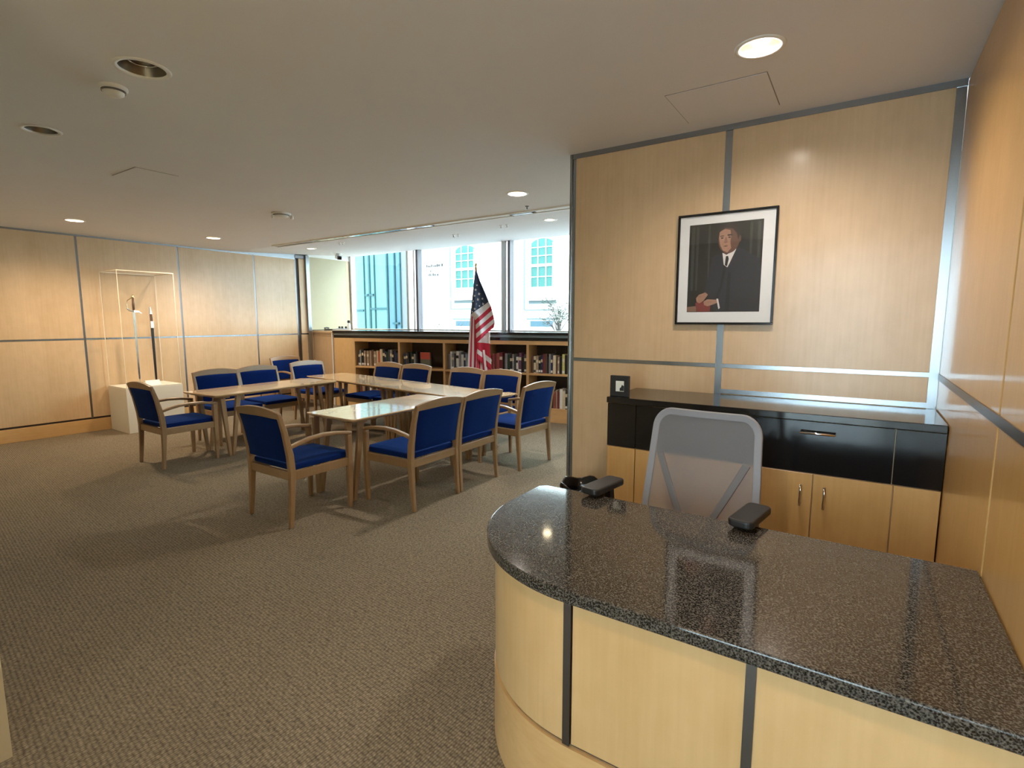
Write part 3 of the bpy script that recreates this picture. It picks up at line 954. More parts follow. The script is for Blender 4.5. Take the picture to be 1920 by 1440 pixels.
for sx, sy in ((0, -1), (0, 1), (-1, 0), (1, 0)):
    if sy:
        q_ = [(-hx, sy * hy, 0), (hx, sy * hy, 0), (hx, sy * hy, ch), (-hx, sy * hy, ch)]
    else:
        q_ = [(sx * hx, -hy, 0), (sx * hx, hy, 0), (sx * hx, hy, ch), (sx * hx, -hy, ch)]
    obj('side_sheet', sheet(q_), M_ACRYL, ca)
obj('top_sheet', sheet([(-hx, -hy, ch), (hx, -hy, ch), (hx, hy, ch), (-hx, hy, ch)]), M_ACRYL, ca)
for sx in (-1, 1):
    for sy in (-1, 1):
        obj('edge_strip', bx(sx * hx - 0.003, sx * hx + 0.003, sy * hy - 0.003, sy * hy + 0.003, 0, ch), M_ACRYLE, ca)
for sy in (-1, 1):
    obj('edge_strip', bx(-hx, hx, sy * hy - 0.005, sy * hy + 0.005, ch - 0.002, ch + 0.01), M_ACRYLE, ca)
for sx in (-1, 1):
    obj('edge_strip', bx(sx * hx - 0.005, sx * hx + 0.005, -hy, hy, ch - 0.002, ch + 0.01), M_ACRYLE, ca)

M_BLADE = plain('sword_steel', (0.78, 0.76, 0.72), 0.18, 1.0)
M_BRASS = plain('sword_brass', (0.62, 0.50, 0.30), 0.25, 1.0)
M_GRIP = plain('sword_grip', (0.10, 0.06, 0.04), 0.5)
M_SCAB = plain('scabbard_black', (0.012, 0.01, 0.012), 0.3)
sw = empty('sword', (-8.60, 3.262, PEZ))
tag(sw, 'silver sword with cross guard standing upright in the clear case', 'sword')
obj('blade', sweep(BM(), [(0, 0, 0.03), (0, 0, 0.12), (0, -0.002, 1.06)], [(0.006, 0.003), (0.020, 0.006), (0.032, 0.007)], (0, 1, 0)), M_BLADE, sw)
obj('guard', sweep(BM(), [(0, -0.085, 1.10), (0, -0.05, 1.065), (0, 0.0, 1.06), (0, 0.06, 1.055), (0, 0.09, 1.03)], [(0.02, 0.02), (0.022, 0.018), (0.03, 0.024), (0.022, 0.018), (0.02, 0.022)], (1, 0, 0)), M_BLADE, sw, bevel=0.003)
obj('knuckle_bow', tube(BM(), [(0, -0.075, 1.085), (0, -0.085, 1.15), (0, -0.07, 1.21), (0, -0.02, 1.245)], 0.006, 8), M_BRASS, sw)
obj('grip', tube(BM(), [(0, 0, 1.06), (0, 0, 1.15), (0, 0, 1.235)], [0.013, 0.017, 0.012], 12), M_GRIP, sw, smooth=True)
obj('pommel', lathe(BM(), [(0.0, 1.23), (0.016, 1.238), (0.019, 1.255), (0.012, 1.28), (0, 1.295)], 14), M_BRASS, sw, smooth=True)
obj('stand', lathe(BM(), [(0.03, 0), (0.03, 0.012), (0.012, 0.02), (0.010, 0.05)], 16), M_ACRYLE, sw)
sb = empty('scabbard', (-8.60, 3.475, PEZ))
tag(sb, 'black sword scabbard with silver mounts standing beside the sword', 'scabbard')
obj('sheath', sweep(BM(), [(0, 0, 0.03), (0, 0, 0.10), (0, 0, 0.82)], [(0.018, 0.012), (0.026, 0.016), (0.036, 0.018)], (0, 1, 0)), M_SCAB, sb, bevel=0.003)
obj('locket', sweep(BM(), [(0, 0, 0.82), (0, 0, 0.92)], (0.042, 0.024), (0, 1, 0)), M_BLADE, sb, bevel=0.003)
obj('grip', sweep(BM(), [(0, 0, 0.92), (0, -0.004, 1.02)], [(0.034, 0.02), (0.028, 0.02)], (0, 1, 0)), M_GRIP, sb, bevel=0.004)
obj('cap', sweep(BM(), [(0, -0.004, 1.02), (0, -0.008, 1.07), (0, -0.012, 1.13)], [(0.034, 0.024), (0.024, 0.02), (0.012, 0.012)], (0, 1, 0)), M_BLADE, sb, bevel=0.003)
obj('stand', lathe(BM(), [(0.03, 0), (0.03, 0.012), (0.018, 0.02), (0.016, 0.05)], 16), M_ACRYLE, sb)
pc = empty('placard', (-8.47, 3.375, PEZ))
tag(pc, 'small white sloped placard at the foot of the scabbard', 'placard')
obj('card', sweep(BM(), [(0.045, 0, 0.003), (-0.02, 0, 0.075)], (0.185, 0.004), (0, 1, 0)), M_WHITE, pc)
obj('easel', sweep(BM(), [(-0.02, 0, 0.07), (-0.045, 0, 0.002)], (0.06, 0.003), (0, 1, 0)), M_WHITE, pc)

# ================================================================== BLUE CHAIRS
CACHE = {}


def cached(key, build):
    if key not in CACHE:
        CACHE[key] = build()
    return CACHE[key]


def to_mesh(bm, name, mats, smooth=False):
    bmesh.ops.recalc_face_normals(bm, faces=bm.faces[:])
    me = bpy.data.meshes.new(name)
    bm.to_mesh(me); bm.free()
    for m in mats:
        me.materials.append(m)
    if smooth:
        for p in me.polygons:
            p.use_smooth = True
    return me


def chair_parts(W):
    """local: rear feet on y=0, front towards +y, total width W"""
    h = W / 2 - 0.02
    parts = {}

    def post(s):
        pts = [(s * h, -0.012, 0.0), (s * h, 0.004, 0.20), (s * h, 0.016, 0.42), (s * h, 0.006, 0.56), (s * h, -0.028, 0.74), (s * h, -0.072, 0.892)]
        return sweep(BM(), pts, [(0.028, 0.032), (0.034, 0.040), (0.040, 0.050), (0.038, 0.050), (0.034, 0.040), (0.030, 0.030)], (1, 0, 0))
    parts['post-1'] = to_mesh(post(-1), 'back_post', [M_CHAIR])
    parts['post1'] = to_mesh(post(1), 'back_post', [M_CHAIR])

    def leg(s, top):
        pts = [(s * h, 0.545, 0.0), (s * h, 0.548, 0.20), (s * h, 0.55, 0.42), (s * h, 0.55, top)]
        return sweep(BM(), pts, [(0.030, 0.032), (0.036, 0.040), (0.040, 0.046), (0.038, 0.042)], (1, 0, 0))
    for s in (-1, 1):
        parts['legA%d' % s] = to_mesh(leg(s, 0.628), 'front_leg', [M_CHAIR])
        parts['legN%d' % s] = to_mesh(leg(s, 0.435), 'front_leg', [M_CHAIR])
        pts = [(s * h, -0.002, 0.618), (s * h, 0.08, 0.640), (s * h, 0.18, 0.660), (s * h, 0.30, 0.668), (s * h, 0.42, 0.662), (s * h, 0.52, 0.646), (s * h, 0.572, 0.638)]
        parts['arm%d' % s] = to_mesh(sweep(BM(), pts, [(0.036, 0.028), (0.040, 0.028), (0.044, 0.028), (0.046, 0.028), (0.046, 0.028), (0.044, 0.028), (0.042, 0.026)], (1, 0, 0)), 'armrest', [M_CHAIR])
        parts['srail%d' % s] = to_mesh(box(BM(), s * h - 0.013, s * h + 0.013, 0.03, 0.535, 0.365, 0.432), 'side_rail', [M_CHAIR])
    parts['frail'] = to_mesh(box(BM(), -h + 0.018, h - 0.018, 0.535, 0.561, 0.365, 0.432), 'seat_rail', [M_CHAIRX])
    parts['brail'] = to_mesh(box(BM(), -h + 0.018, h - 0.018, 0.0, 0.026, 0.365, 0.432), 'seat_rail', [M_CHAIRX])
    # crest rail: arched, leaning with the posts
    bm = BM()
    prev = None
    for k in range(13):
        u = -1 + k / 6
        zt = 0.893 + 0.036 * (1 - u * u)
        zb = 0.838 + 0.012 * (1 - u * u)
        yb = -0.072 + 0.014
        yo = -0.012 * (1 - u * u)
        x = u * (h + 0.016)
        row = [bm.verts.new((x, y + yo + (0.0 if z > 0.87 else 0.018), z)) for y, z in ((yb - 0.026, zb), (yb + 0.004, zb), (yb + 0.0, zt), (yb - 0.030, zt))]
        if prev:
            for i in range(4):
                bm.faces.new((prev[i], row[i], row[(i + 1) % 4], prev[(i + 1) % 4]))
        else:
            bm.faces.new(row)
        prev = row
    bm.faces.new(prev[::-1])
    parts['crest'] = to_mesh(bm, 'crest_rail', [M_CHAIRX])
    # upholstered back
    bm = BM()
    prev = None
    zs = [0.505, 0.56, 0.65, 0.74, 0.80, 0.848]
    ys = [0.010, 0.005, -0.012, -0.029, -0.044, -0.057]
    for z, y in zip(zs, ys):
        hw = h - 0.018
        row = [bm.verts.new(p) for p in ((-hw, y - 0.018, z), (-hw * 0.5, y - 0.024, z), (hw * 0.5, y - 0.024, z), (hw, y - 0.018, z), (hw, y + 0.014, z), (hw * 0.5, y + 0.022, z), (-hw * 0.5, y + 0.022, z), (-hw, y + 0.014, z))]
        if prev:
            for i in range(8):
                bm.faces.new((prev[i], prev[(i + 1) % 8], row[(i + 1) % 8], row[i]))
        else:
            bm.faces.new(row[::-1])
        prev = row
    bm.faces.new(prev)
    parts['back'] = to_mesh(bm, 'back_cushion', [M_FABRIC], True)
    # seat cushion, crowned
    bm = BM()
    hw = h - 0.012
    gx, gy = 9, 9
    g = {}
    for i in range(gx):
        for j in range(gy):
            u, v = -1 + 2 * i / (gx - 1), j / (gy - 1)
            z = 0.478 + 0.018 * (1 - u ** 4) * (1 - (2 * v - 1) ** 4)
            g[i, j] = bm.verts.new((u * hw, 0.028 + v * 0.555, z))
    for i in range(gx - 1):
        for j in range(gy - 1):
            bm.faces.new((g[i, j], g[i + 1, j], g[i + 1, j + 1], g[i, j + 1]))
    border = [g[i, 0] for i in range(gx)] + [g[gx - 1, j] for j in range(1, gy)] + [g[i, gy - 1] for i in range(gx - 2, -1, -1)] + [g[0, j] for j in range(gy - 2, 0, -1)]
    low = [bm.verts.new((v.co.x, v.co.y, 0.433)) for v in border]
    m_ = len(border)
    for i in range(m_):
        bm.faces.new((border[i], border[(i + 1) % m_], low[(i + 1) % m_], low[i]))
    bm.faces.new(low[::-1])
    parts['seat'] = to_mesh(bm, 'seat_cushion', [M_FABRIC])
    return parts


def chair(loc, rot, arms, W, label, group):
    P = cached(('chair', W), lambda: chair_parts(W))
    t_ = empty('armchair' if arms else 'side_chair', (loc[0], loc[1], 0), R(rot))
    tag(t_, label, 'chair', group)
    for s in (-1, 1):
        obj('back_post', P['post%d' % s], None, t_, bevel=0.006)
        has = s in arms
        obj('front_leg', P['leg%s%d' % ('A' if has else 'N', s)], None, t_, bevel=0.006)
        obj('seat_rail', P['srail%d' % s], None, t_, bevel=0.003)
        if has:
            obj('armrest', P['arm%d' % s], None, t_, bevel=0.008)
    obj('seat_rail', P['frail'], None, t_, bevel=0.003)
    obj('seat_rail', P['brail'], None, t_, bevel=0.003)
    obj('crest_rail', P['crest'], None, t_, bevel=0.006)
    obj('back_cushion', P['back'], None, t_, bevel=0.006)
    obj('seat_cushion', P['seat'], None, t_, bevel=0.012, seg=3)
    return t_


G = 'blue upholstered chairs around the tables'
both = (-1, 1)
chair((-6.335, 2.465), 0, both, 0.58, 'blue armchair at the near end of the left table, in front of the pedestal', G)
chair((-3.785, 2.265), 0, both, 0.58, 'nearest blue armchair, at the near end of the right table', G)
chair((-2.985, 3.300), 90, (-1,), 0.605, 'left chair of the near blue pair seen from behind, right side of tables', G)
chair((-2.988, 3.915), 90, (1,), 0.605, 'right chair of the near blue pair seen from behind, right side of tables', G)
chair((-2.880, 4.775), 86, both, 0.60, 'single blue armchair at the right, closest to the portrait wall', G)
chair((-7.15, 3.63), -91, (1,), 0.605, 'left chair of the blue pair facing us along the left table', G)
chair((-7.215, 4.26), -91, (), 0.605, 'right chair of the blue pair facing us along the left table', G)
chair((-7.42, 5.22), -92, both, 0.60, 'bright blue chair at the far left corner of the tables', G)
chair((-8.78, 5.72), -90, both, 0.60, 'blue armchair standing apart against the left wall near the metal post', G)
chair((-6.12, 5.66), 180, (1,), 0.59, 'leftmost of the four blue chairs in front of the bookcase', G)
chair((-5.52, 5.66), 180, (-1,), 0.59, 'second from the left of four blue chairs in front of the bookcase', G)
chair((-4.53, 5.62), 179, (1,), 0.60, 'third from the left of four blue chairs in front of the bookcase, below the flag', G)
chair((-3.92, 5.61), 179, (-1,), 0.60, 'rightmost of the four blue chairs in front of the bookcase', G)

# ================================================================== TABLES
TZ = 0.74


def table(cx, cy, rot, length, width, label, ins=(0.12, 0.12), side=0.10):
    """long axis local y"""
    t_ = empty('conference_table', (cx, cy, 0), R(rot))
    tag(t_, label, 'table', 'maple tables set in a horseshoe')
    hx, hy = width / 2, length / 2
    bm = BM()
    lo = rrect(-hx + 0.028, hx - 0.028, -hy + 0.028, hy - 0.028, 0.02, 3)
    mid = rrect(-hx, hx, -hy, hy, 0.025, 3)
    rings = []
    for pts, z in ((lo, TZ - 0.032), (mid, TZ - 0.012), (mid, TZ)):
        rings.append([bm.verts.new((a, b, z)) for a, b in pts])
    for r0, r1 in zip(rings, rings[1:]):
        for k in range(len(r0)):
            bm.faces.new((r0[k], r0[(k + 1) % len(r0)], r1[(k + 1) % len(r0)], r1[k]))
    bm.faces.new(rings[0][::-1]); bm.faces.new(rings[-1])
    obj('table_top', bm, M_TABLE, t_, bevel=0.002, seg=1)
    for sx in (-1, 1):
        for sy in (-1, 1):
            i_ = ins[0] if sy < 0 else ins[1]
            fx, fy = sx * (hx - side), sy * (hy - i_)
            for dy in (-min(0.075, max(0.0, i_ - 0.03)), 0.12):
                ty = fy - dy * sy
                off = 0.018 * (-sy if dy > 0 else sy)
                obj('leg', sweep(BM(), [(fx, fy + off, 0.0), (fx, ty, TZ - 0.032)], [(0.032, 0.032), (0.036, 0.058)], (1, 0, 0)), M_CHAIR, t_, bevel=0.003, seg=1)
    for sy in (-1, 1):
        obj('cross_rail', bx(-hx + 0.06, hx - 0.06, sy * (hy - 0.17) - 0.04, sy * (hy - 0.17) + 0.04, TZ - 0.052, TZ - 0.032), M_CHAIRX, t_)
    return t_


table(-6.31, 3.80, 3.0, 1.72, 0.66, 'left maple table with blue pair behind it, nearest to the pedestal', (0.215, 0.12))
table(-3.83, 3.595, -0.5, 1.46, 0.65, 'near right maple table with glossy window reflection on its top', (0.05, 0.05))
ba = R(-8.1)
bc = Vector((-6.95, 4.83)) + Vector((math.cos(ba), math.sin(ba))) * 0 + Vector((-math.sin(ba), math.cos(ba))) * 0.325
for i, l in enumerate(('far maple table at the left inner corner, before the left bookcase bays', 'far maple table at the right, behind the near right table')):
    c_ = bc + Vector((math.cos(ba), math.sin(ba))) * (0.9125 + i * 1.829)
    table(c_.x, c_.y, 90 - 8.1, 1.823, 0.65, l, ((0.04, 0.27), (0.33, 0.06))[i], 0.21)

# ================================================================== BOOKCASE UNDER THE WINDOWS
bk = empty('bookcase', wl(0, 0), WALL_A)
tag(bk, 'long low maple bookcase built in below the windows', 'bookcase')
SL = [-3.945, -2.965, -2.06, -1.287, -0.556, 0.19, 0.95]
DEP = 0.40
SH = 0.755
BB = 0.215
TOPZ = 1.195
obj('side_panel', bx(-4.405, SL[0] - 0.002, 0.0, DEP, 0, TOPZ + 0.06), wood('maple_bookcase_side', (0.70, 0.46, 0.21), (0.58, 0.35, 0.15), 'Z', 0.35), bk, bevel=0.002)
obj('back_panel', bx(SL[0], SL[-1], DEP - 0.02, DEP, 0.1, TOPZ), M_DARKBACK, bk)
obj('top_rail', bx(SL[0] - 0.002, SL[-1], 0.0, DEP - 0.02, TOPZ, TOPZ + 0.06), M_CASE, bk, bevel=0.002)
obj('plinth', bx(SL[0] - 0.002, SL[-1], 0.0, DEP - 0.02, 0.0, BB - 0.035), M_CASE, bk, bevel=0.002)
for i, s in enumerate(SL):
    obj('divider', bx(s - 0.02, s + 0.02, 0.001, DEP - 0.02, BB - 0.035, TOPZ), wood('maple_bookcase_div%d' % i, (0.60, 0.37, 0.17), (0.48, 0.28, 0.12), 'Z', 0.4), bk, bevel=0.002)
for a, b in zip(SL, SL[1:]):
    obj('shelf', bx(a + 0.02, b - 0.02, 0.004, DEP - 0.02, SH - 0.032, SH), M_CASE, bk, bevel=0.002)
    obj('shelf', bx(a + 0.02, b - 0.02, 0.004, DEP - 0.02, BB - 0.035, BB), M_CASE, bk, bevel=0.002)

sill = empty('window_sill', wl(0, 0), WALL_A)
tag(sill, 'long black granite sill slab above the bookcase', 'sill')


def wloc(x, y):
    d_ = Vector((x, y, 0)) - WO
    return (d_.dot(WU), d_.dot(WV))


sl_poly = [(-4.41, -0.03), (2.2, -0.03), wloc(-1.62, YW - 0.032), wloc(-7.95, YW - 0.032)]
obj('slab', prism(BM(), sl_poly, 1.352, 1.388), M_GRANITEB, sill, bevel=0.003)
obj('fascia', bx(-4.40, 2.2, -0.004, 0.05, 1.305, 1.350), plain('fascia_window_sheen', (0.13, 0.18, 0.22), 0.15, spec=0.8), sill, bevel=0.004)  # bluish band: window highlight on the dark fascia put into the colour
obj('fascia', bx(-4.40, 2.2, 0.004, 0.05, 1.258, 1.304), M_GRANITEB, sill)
obj('light_strip', bx(-4.40, -3.95, -0.034, 0.03, 1.389, 1.402), M_WHITE, sill)

# low corner cabinet left of the bookcase
lc = empty('corner_cabinet', (-8.55, 6.8, 0))
tag(lc, 'low maple corner cabinet between the metal post and the bookcase', 'cabinet')
L0 = Matrix.Translation((8.55, -6.8, 0))
obj('body', prism(BM(), [(-8.985, 6.46), tuple(wl(-4.41, 0.0)[:2]), tuple(wl(-4.41, 0.42)[:2]), (-8.17, 7.3), (-8.985, 7.3)], 0, 1.335, M=L0), M_PANEL, lc, bevel=0.002)
obj('top', prism(BM(), [(-8.985, 6.44), tuple(wl(-4.413, -0.03)[:2]), (-7.955, YW - 0.035), (-8.985, YW - 0.035)], 1.336, 1.376, M=L0), M_PANEL, lc, bevel=0.002)
obj('corner_trim', bx(-8.112, -8.096, 6.205, 6.225, 0, 1.335, M=L0), M_WHITE, lc)

# things standing on the sill and the cabinet
k1 = empty('desk_phone', (-8.62, 6.58, 1.376), R(20))
tag(k1, 'small black phone lying on the corner cabinet', 'phone')
obj('body', bx(-0.10, 0.10, -0.07, 0.07, 0, 0.03), M_BLACK, k1, bevel=0.008)
obj('handset', sweep(BM(), [(-0.09, -0.06, 0.045), (-0.085, 0, 0.055), (-0.08, 0.06, 0.045)], (0.04, 0.025), (1, 0, 0)), M_BLACK, k1, bevel=0.008)
k2 = empty('grey_box', (-8.32, 6.62, 1.376), R(-8))
tag(k2, 'flat pale blue box with black knobs on the sill end', 'box')
obj('body', bx(-0.13, 0.16, -0.06, 0.08, 0, 0.045), plain('pale_blue', (0.45, 0.55, 0.66), 0.5), k2, bevel=0.005)
for s in (-0.10, 0.0, 0.13):
    obj('knob', lathe(BM(), [(0.022, 0.045), (0.02, 0.08), (0.0, 0.085)], 14, (s, 0, 0)), M_BLACK, k2, smooth=True)
k3 = empty('bottle', (-8.10, 6.60, 1.376))
tag(k3, 'small clear bottle with black cap by the left window jamb', 'bottle')
obj('body', lathe(BM(), [(0.03, 0.0), (0.034, 0.01), (0.034, 0.11), (0.014, 0.14), (0.014, 0.155)], 18), plain('bottle_white', (0.78, 0.82, 0.82), 0.2), k3, smooth=True)
obj('cap', lathe(BM(), [(0.026, 0.15), (0.028, 0.165), (0.026, 0.19), (0.01, 0.20), (0.0, 0.20)], 16), M_BLACK, k3, smooth=True)

# ------------------------------------------------------------------ books
PAL = {'tan': (0.30, 0.22, 0.15), 'dark grey': (0.05, 0.05, 0.055), 'black': (0.014, 0.014, 0.016), 'navy': (0.02, 0.03, 0.075),
       'white': (0.62, 0.62, 0.60), 'maroon': (0.14, 0.025, 0.03), 'orange red': (0.42, 0.09, 0.04), 'grey': (0.22, 0.23, 0.24),
       'brown': (0.10, 0.055, 0.035), 'dark green': (0.02, 0.05, 0.035), 'cream': (0.55, 0.47, 0.33), 'pale blue': (0.25, 0.33, 0.42),
       'dull red': (0.26, 0.06, 0.05), 'yellow green': (0.48, 0.46, 0.16), 'plum': (0.13, 0.05, 0.09)}
ORD = ['first', 'second', 'third', 'fourth', 'fifth', 'sixth', 'seventh', 'eighth', 'ninth', 'tenth', 'eleventh', 'twelfth', 'thirteenth', 'fourteenth', 'fifteenth', 'sixteenth', 'seventeenth', 'eighteenth', 'nineteenth', 'twentieth', 'twenty-first', 'twenty-second', 'twenty-third', 'twenty-fourth', 'twenty-fifth', 'twenty-sixth']
M_PAGES = plain('book_pages', (0.66, 0.60, 0.48), 0.8)
BAY = ['leftmost bookcase bay', 'second bookcase bay from left', 'bookcase bay left of the flag', 'bookcase bay right of the flag', 'bookcase bay beside the portrait wall']


def book_mesh(th, h, dp):
    bm = BM()
    # covers and rounded spine
    sp = [(-th / 2, dp), (-th / 2, 0.006), (-th / 4, 0.001), (th / 4, 0.001), (th / 2, 0.006), (th / 2, dp)]
    inn = [(th / 2 - 0.003, dp), (th / 2 - 0.003, 0.012), (-th / 2 + 0.003, 0.012), (-th / 2 + 0.003, dp)]
    prism(bm, sp + inn, 0, h)
    box(bm, -th / 2 + 0.0032, th / 2 - 0.0032, 0.012, dp - 0.006, 0.004, h - 0.005, mi=1)
    return bm


def book(s, z, th, h, dp, colr, label, grp, lean=0.0, sticker=False, front=0.05):
    rr = random.uniform(0.8, 1.2)
    mat = plain('cover_' + colr.replace(' ', '_'), PAL[colr], 0.5, spec=0.4, noise=0.25, nscale=30)
    p = wl(s, front, z)
    o = obj('book', book_mesh(th, h, dp), [mat, M_PAGES], None, p, WALL_A)
    o.rotation_euler = (0, lean, WALL_A)
    tag(o, label, 'book', grp)
    if sticker:
        c2 = 'white' if colr not in ('white', 'cream') else 'dark grey'
        obj('spine_label', bx(-th / 2 + 0.002, th / 2 - 0.002, -0.0005, 0.004, 0.015, 0.05), plain('label_' + c2.replace(' ', '_'), PAL[c2], 0.6), o)
        obj('title_band', bx(-th / 2 + 0.002, th / 2 - 0.002, -0.0005, 0.004, h * 0.62, h * 0.78), plain('band_' + ('cream' if c2 == 'white' else 'black'), PAL['cream' if c2 == 'white' else 'black'], 0.6), o)


def row(bay, shelf, cols_, hmin, hmax, start=0.03, th=(0.03, 0.055)):
    z = SH + 0.0005 if shelf == 'upper' else BB + 0.0005
    s = SL[bay] + 0.02 + start
    kk = 0
    for c in cols_:
        if c == '-':
            s += random.uniform(0.05, 0.09); continue
        t_ = random.uniform(*th)
        if s + t_ > SL[bay + 1] - 0.025:
            break
        h = random.uniform(hmin, hmax)
        nm = '%s book, %s from left, %s shelf, %s' % (c, ORD[kk], shelf, BAY[bay])
        book(s + t_ / 2, z, t_, h, random.uniform(0.17, 0.22), c, nm, 'books on the %s shelf' % shelf, 0.0, random.random() < 0.45, random.uniform(0.035, 0.06))
        s += t_ + 0.0025
        kk += 1


row(0, 'upper', ['dark grey', 'grey', 'black', 'tan', 'brown', 'tan', 'tan', 'brown', 'tan', 'cream', 'orange red', 'cream', 'black', 'navy', 'dark green', 'dark grey', 'grey', 'black', 'navy', 'navy', 'black'], 0.25, 0.31)
row(1, 'upper', ['navy', 'dark grey', 'black', 'dark green', 'black', 'grey', 'black'], 0.24, 0.31, 0.05)
# book shown face out
bo = empty('book', wl(SL[1] + 0.02 + 0.45, 0.10, SH + 0.0005), WALL_A)
tag(bo, 'book standing face out with a red upper half, second bay upper shelf', 'book', 'books on the upper shelf')
obj('cover', bx(-0.10, 0.10, 0, 0.035, 0, 0.27), plain('cover_olive', (0.10, 0.105, 0.075), 0.5), bo)
obj('red_band', bx(-0.10, 0.10, -0.001, 0.0, 0.15, 0.27), plain('cover_red_band', (0.45, 0.07, 0.05), 0.5), bo)
row(2, 'upper', ['grey', 'white', 'grey', 'dark grey', 'white', 'grey', 'white', 'navy', 'pale blue', 'dark grey', 'maroon', 'grey', 'black', 'maroon', 'dull red', 'maroon', 'brown'], 0.25, 0.31, th=(0.028, 0.05))
row(3, 'upper', ['maroon', 'dull red', 'maroon', 'dull red', 'maroon', 'black', 'grey', 'dark green', 'black', 'grey', 'dark grey', 'white', 'plum', 'black', 'dark grey', 'dull red', 'dull red', 'black', 'grey'], 0.24, 0.32, th=(0.026, 0.05))
row(4, 'upper', ['brown', 'cream', 'tan', 'black', 'navy', 'maroon', 'brown', 'black', 'grey', 'navy', 'cream', 'brown', 'tan', 'black', 'yellow green', 'black', 'dark grey', 'grey', 'black', 'navy', 'grey', 'dark green'], 0.25, 0.31, th=(0.026, 0.048))
row(0, 'lower', ['brown', 'dull red', 'tan', 'black', 'brown', 'white', 'dull red', 'brown', 'tan', 'brown', 'orange red', 'grey'], 0.25, 0.31)
row(1, 'lower', ['brown', 'tan', 'dull red', 'black', 'brown', 'dull red', 'tan', 'brown', 'black'], 0.24, 0.30)
row(4, 'lower', ['dark green', 'black', 'dark grey', 'grey', 'black', 'dark green', 'dark grey', 'grey', 'dark green', 'dull red', 'tan', 'maroon', 'white', 'cream', 'black', 'grey', 'black'], 0.26, 0.33, th=(0.03, 0.05))

# ================================================================== FLAG
FX, FY = -4.92, 6.42
fl = empty('flag', (FX, FY, 0))
tag(fl, 'American flag hanging from an upright floor pole before the bookcase', 'flag')
M_RED = plain('flag_red', (0.52, 0.022, 0.055), 0.7)
M_FWHITE = plain('flag_white', (0.72, 0.70, 0.74), 0.7)
M_FBLUE = plain('flag_blue', (0.030, 0.050, 0.105), 0.7)
M_POLE = plain('flag_pole_wood', (0.36, 0.20, 0.09), 0.35)
obj('base', lathe(BM(), [(0.16, 0.0), (0.16, 0.015), (0.12, 0.035), (0.04, 0.055), (0.025, 0.10)], 28), M_BRASS, fl, smooth=True)
obj('pole', tube(BM(), [(0, 0, 0.08), (0, 0, 2.36)], 0.014, 14), M_POLE, fl, smooth=True)
obj('finial', lathe(BM(), [(0.014, 2.34), (0.02, 2.36), (0.012, 2.375), (0.022, 2.395), (0.016, 2.42), (0, 2.44)], 16), M_BRASS, fl, smooth=True)


def interp(t, tab):
    for (a, va), (b, vb) in zip(tab, tab[1:]):
        if t <= b:
            return va + (vb - va) * (t - a) / (b - a)
    return tab[-1][1]


VW = Vector((0.82, 0.57, 0))      # the cloth spreads to the right as seen from the entrance


def cloth(rows_, ncol, depth0, amp, waves, phase):
    """rows_: (left offset, left z, right offset, right z, material); bands between successive rows"""
    bm = BM()
    nv = Vector((0.57, -0.82, 0))
    prev = None
    sub = 3
    for ri in range(len(rows_) - 1):
        A, B = rows_[ri], rows_[ri + 1]
        for k in range(sub + (1 if ri == len(rows_) - 2 else 0)):
            f = k / sub
            l = [A[i] + (B[i] - A[i]) * f for i in range(4)]
            row_ = []
            for c in range(ncol + 1):
                g = c / ncol
                off = l[0] + (l[2] - l[0]) * g
                z = l[1] + (l[3] - l[1]) * g
                wdt = abs(l[2] - l[0])
                d = depth0 + amp * wdt * math.sin(waves * math.pi * g + phase) + 0.04 * wdt * math.sin(2.2 * waves * math.pi * g + z * 3)
                row_.append(bm.verts.new(VW * off + nv * d + Vector((0, 0, z))))
            if prev:
                mi_ = prevm
                for c in range(ncol):
                    bm.faces.new((prev[c], prev[c + 1], row_[c + 1], row_[c])).material_index = mi_
            prev = row_
            prevm = A[4]
    return bm


def solid(o, th=0.004):
    m_ = o.modifiers.new('thickness', 'SOLIDIFY')
    m_.thickness = th
    return o


# upper front fold: blue field, then diagonal bands
zl = [2.30, 2.10, 1.90, 1.70]
rows1 = [(-0.012, 2.305, 0.012, 2.305, 2), (-0.035, 2.12, 0.060, 2.16, 2), (-0.060, 1.90, 0.135, 1.99, 2), (-0.085, 1.64, 0.190, 1.855, 1)]
zz_l = [1.64, 1.575, 1.505, 1.435, 1.37, 1.30, 1.225]
zz_r = [1.855, 1.79, 1.725, 1.66, 1.60, 1.54, 1.47]
ll = [-0.020, -0.015, -0.012, -0.010, -0.008, -0.006, -0.004]
rr_ = [0.205, 0.222, 0.238, 0.255, 0.268, 0.280, 0.265]
for k in range(1, 7):
    rows1.append((ll[k], zz_l[k], rr_[k], zz_r[k], (0 if k % 2 else 1)))
rows1[3] = (-0.085, 1.66, 0.190, 1.855, 1)
solid(obj('cloth_front_fold', cloth(rows1, 14, 0.05, 0.16, 2.0, 0.2), [M_RED, M_FWHITE, M_FBLUE], fl, smooth=True))
# left hanging fold with upright bands
bm = BM()
nv = Vector((0.57, -0.82, 0))
edges_u = [0.0, 0.22, 0.40, 0.62, 0.80, 1.0]
zs = [1.75, 1.6, 1.4, 1.2, 1.0, 0.85, 0.72]
prev = None
for z in zs:
    f = (1.75 - z) / 1.03
    a, b = -0.085 - 0.07 * f, 0.0 + 0.02 * f
    row_ = [bm.verts.new(VW * (a + (b - a) * u) + nv * (0.025 + 0.03 * math.sin(u * 7 + f)) + Vector((0, 0, z))) for u in edges_u]
    if prev:
        for c in range(5):
            bm.faces.new((prev[c], prev[c + 1], row_[c + 1], row_[c])).material_index = (1, 0, 1, 0, 0)[c]
    prev = row_
solid(obj('cloth_left_fold', bm, [M_RED, M_FWHITE], fl, smooth=True))
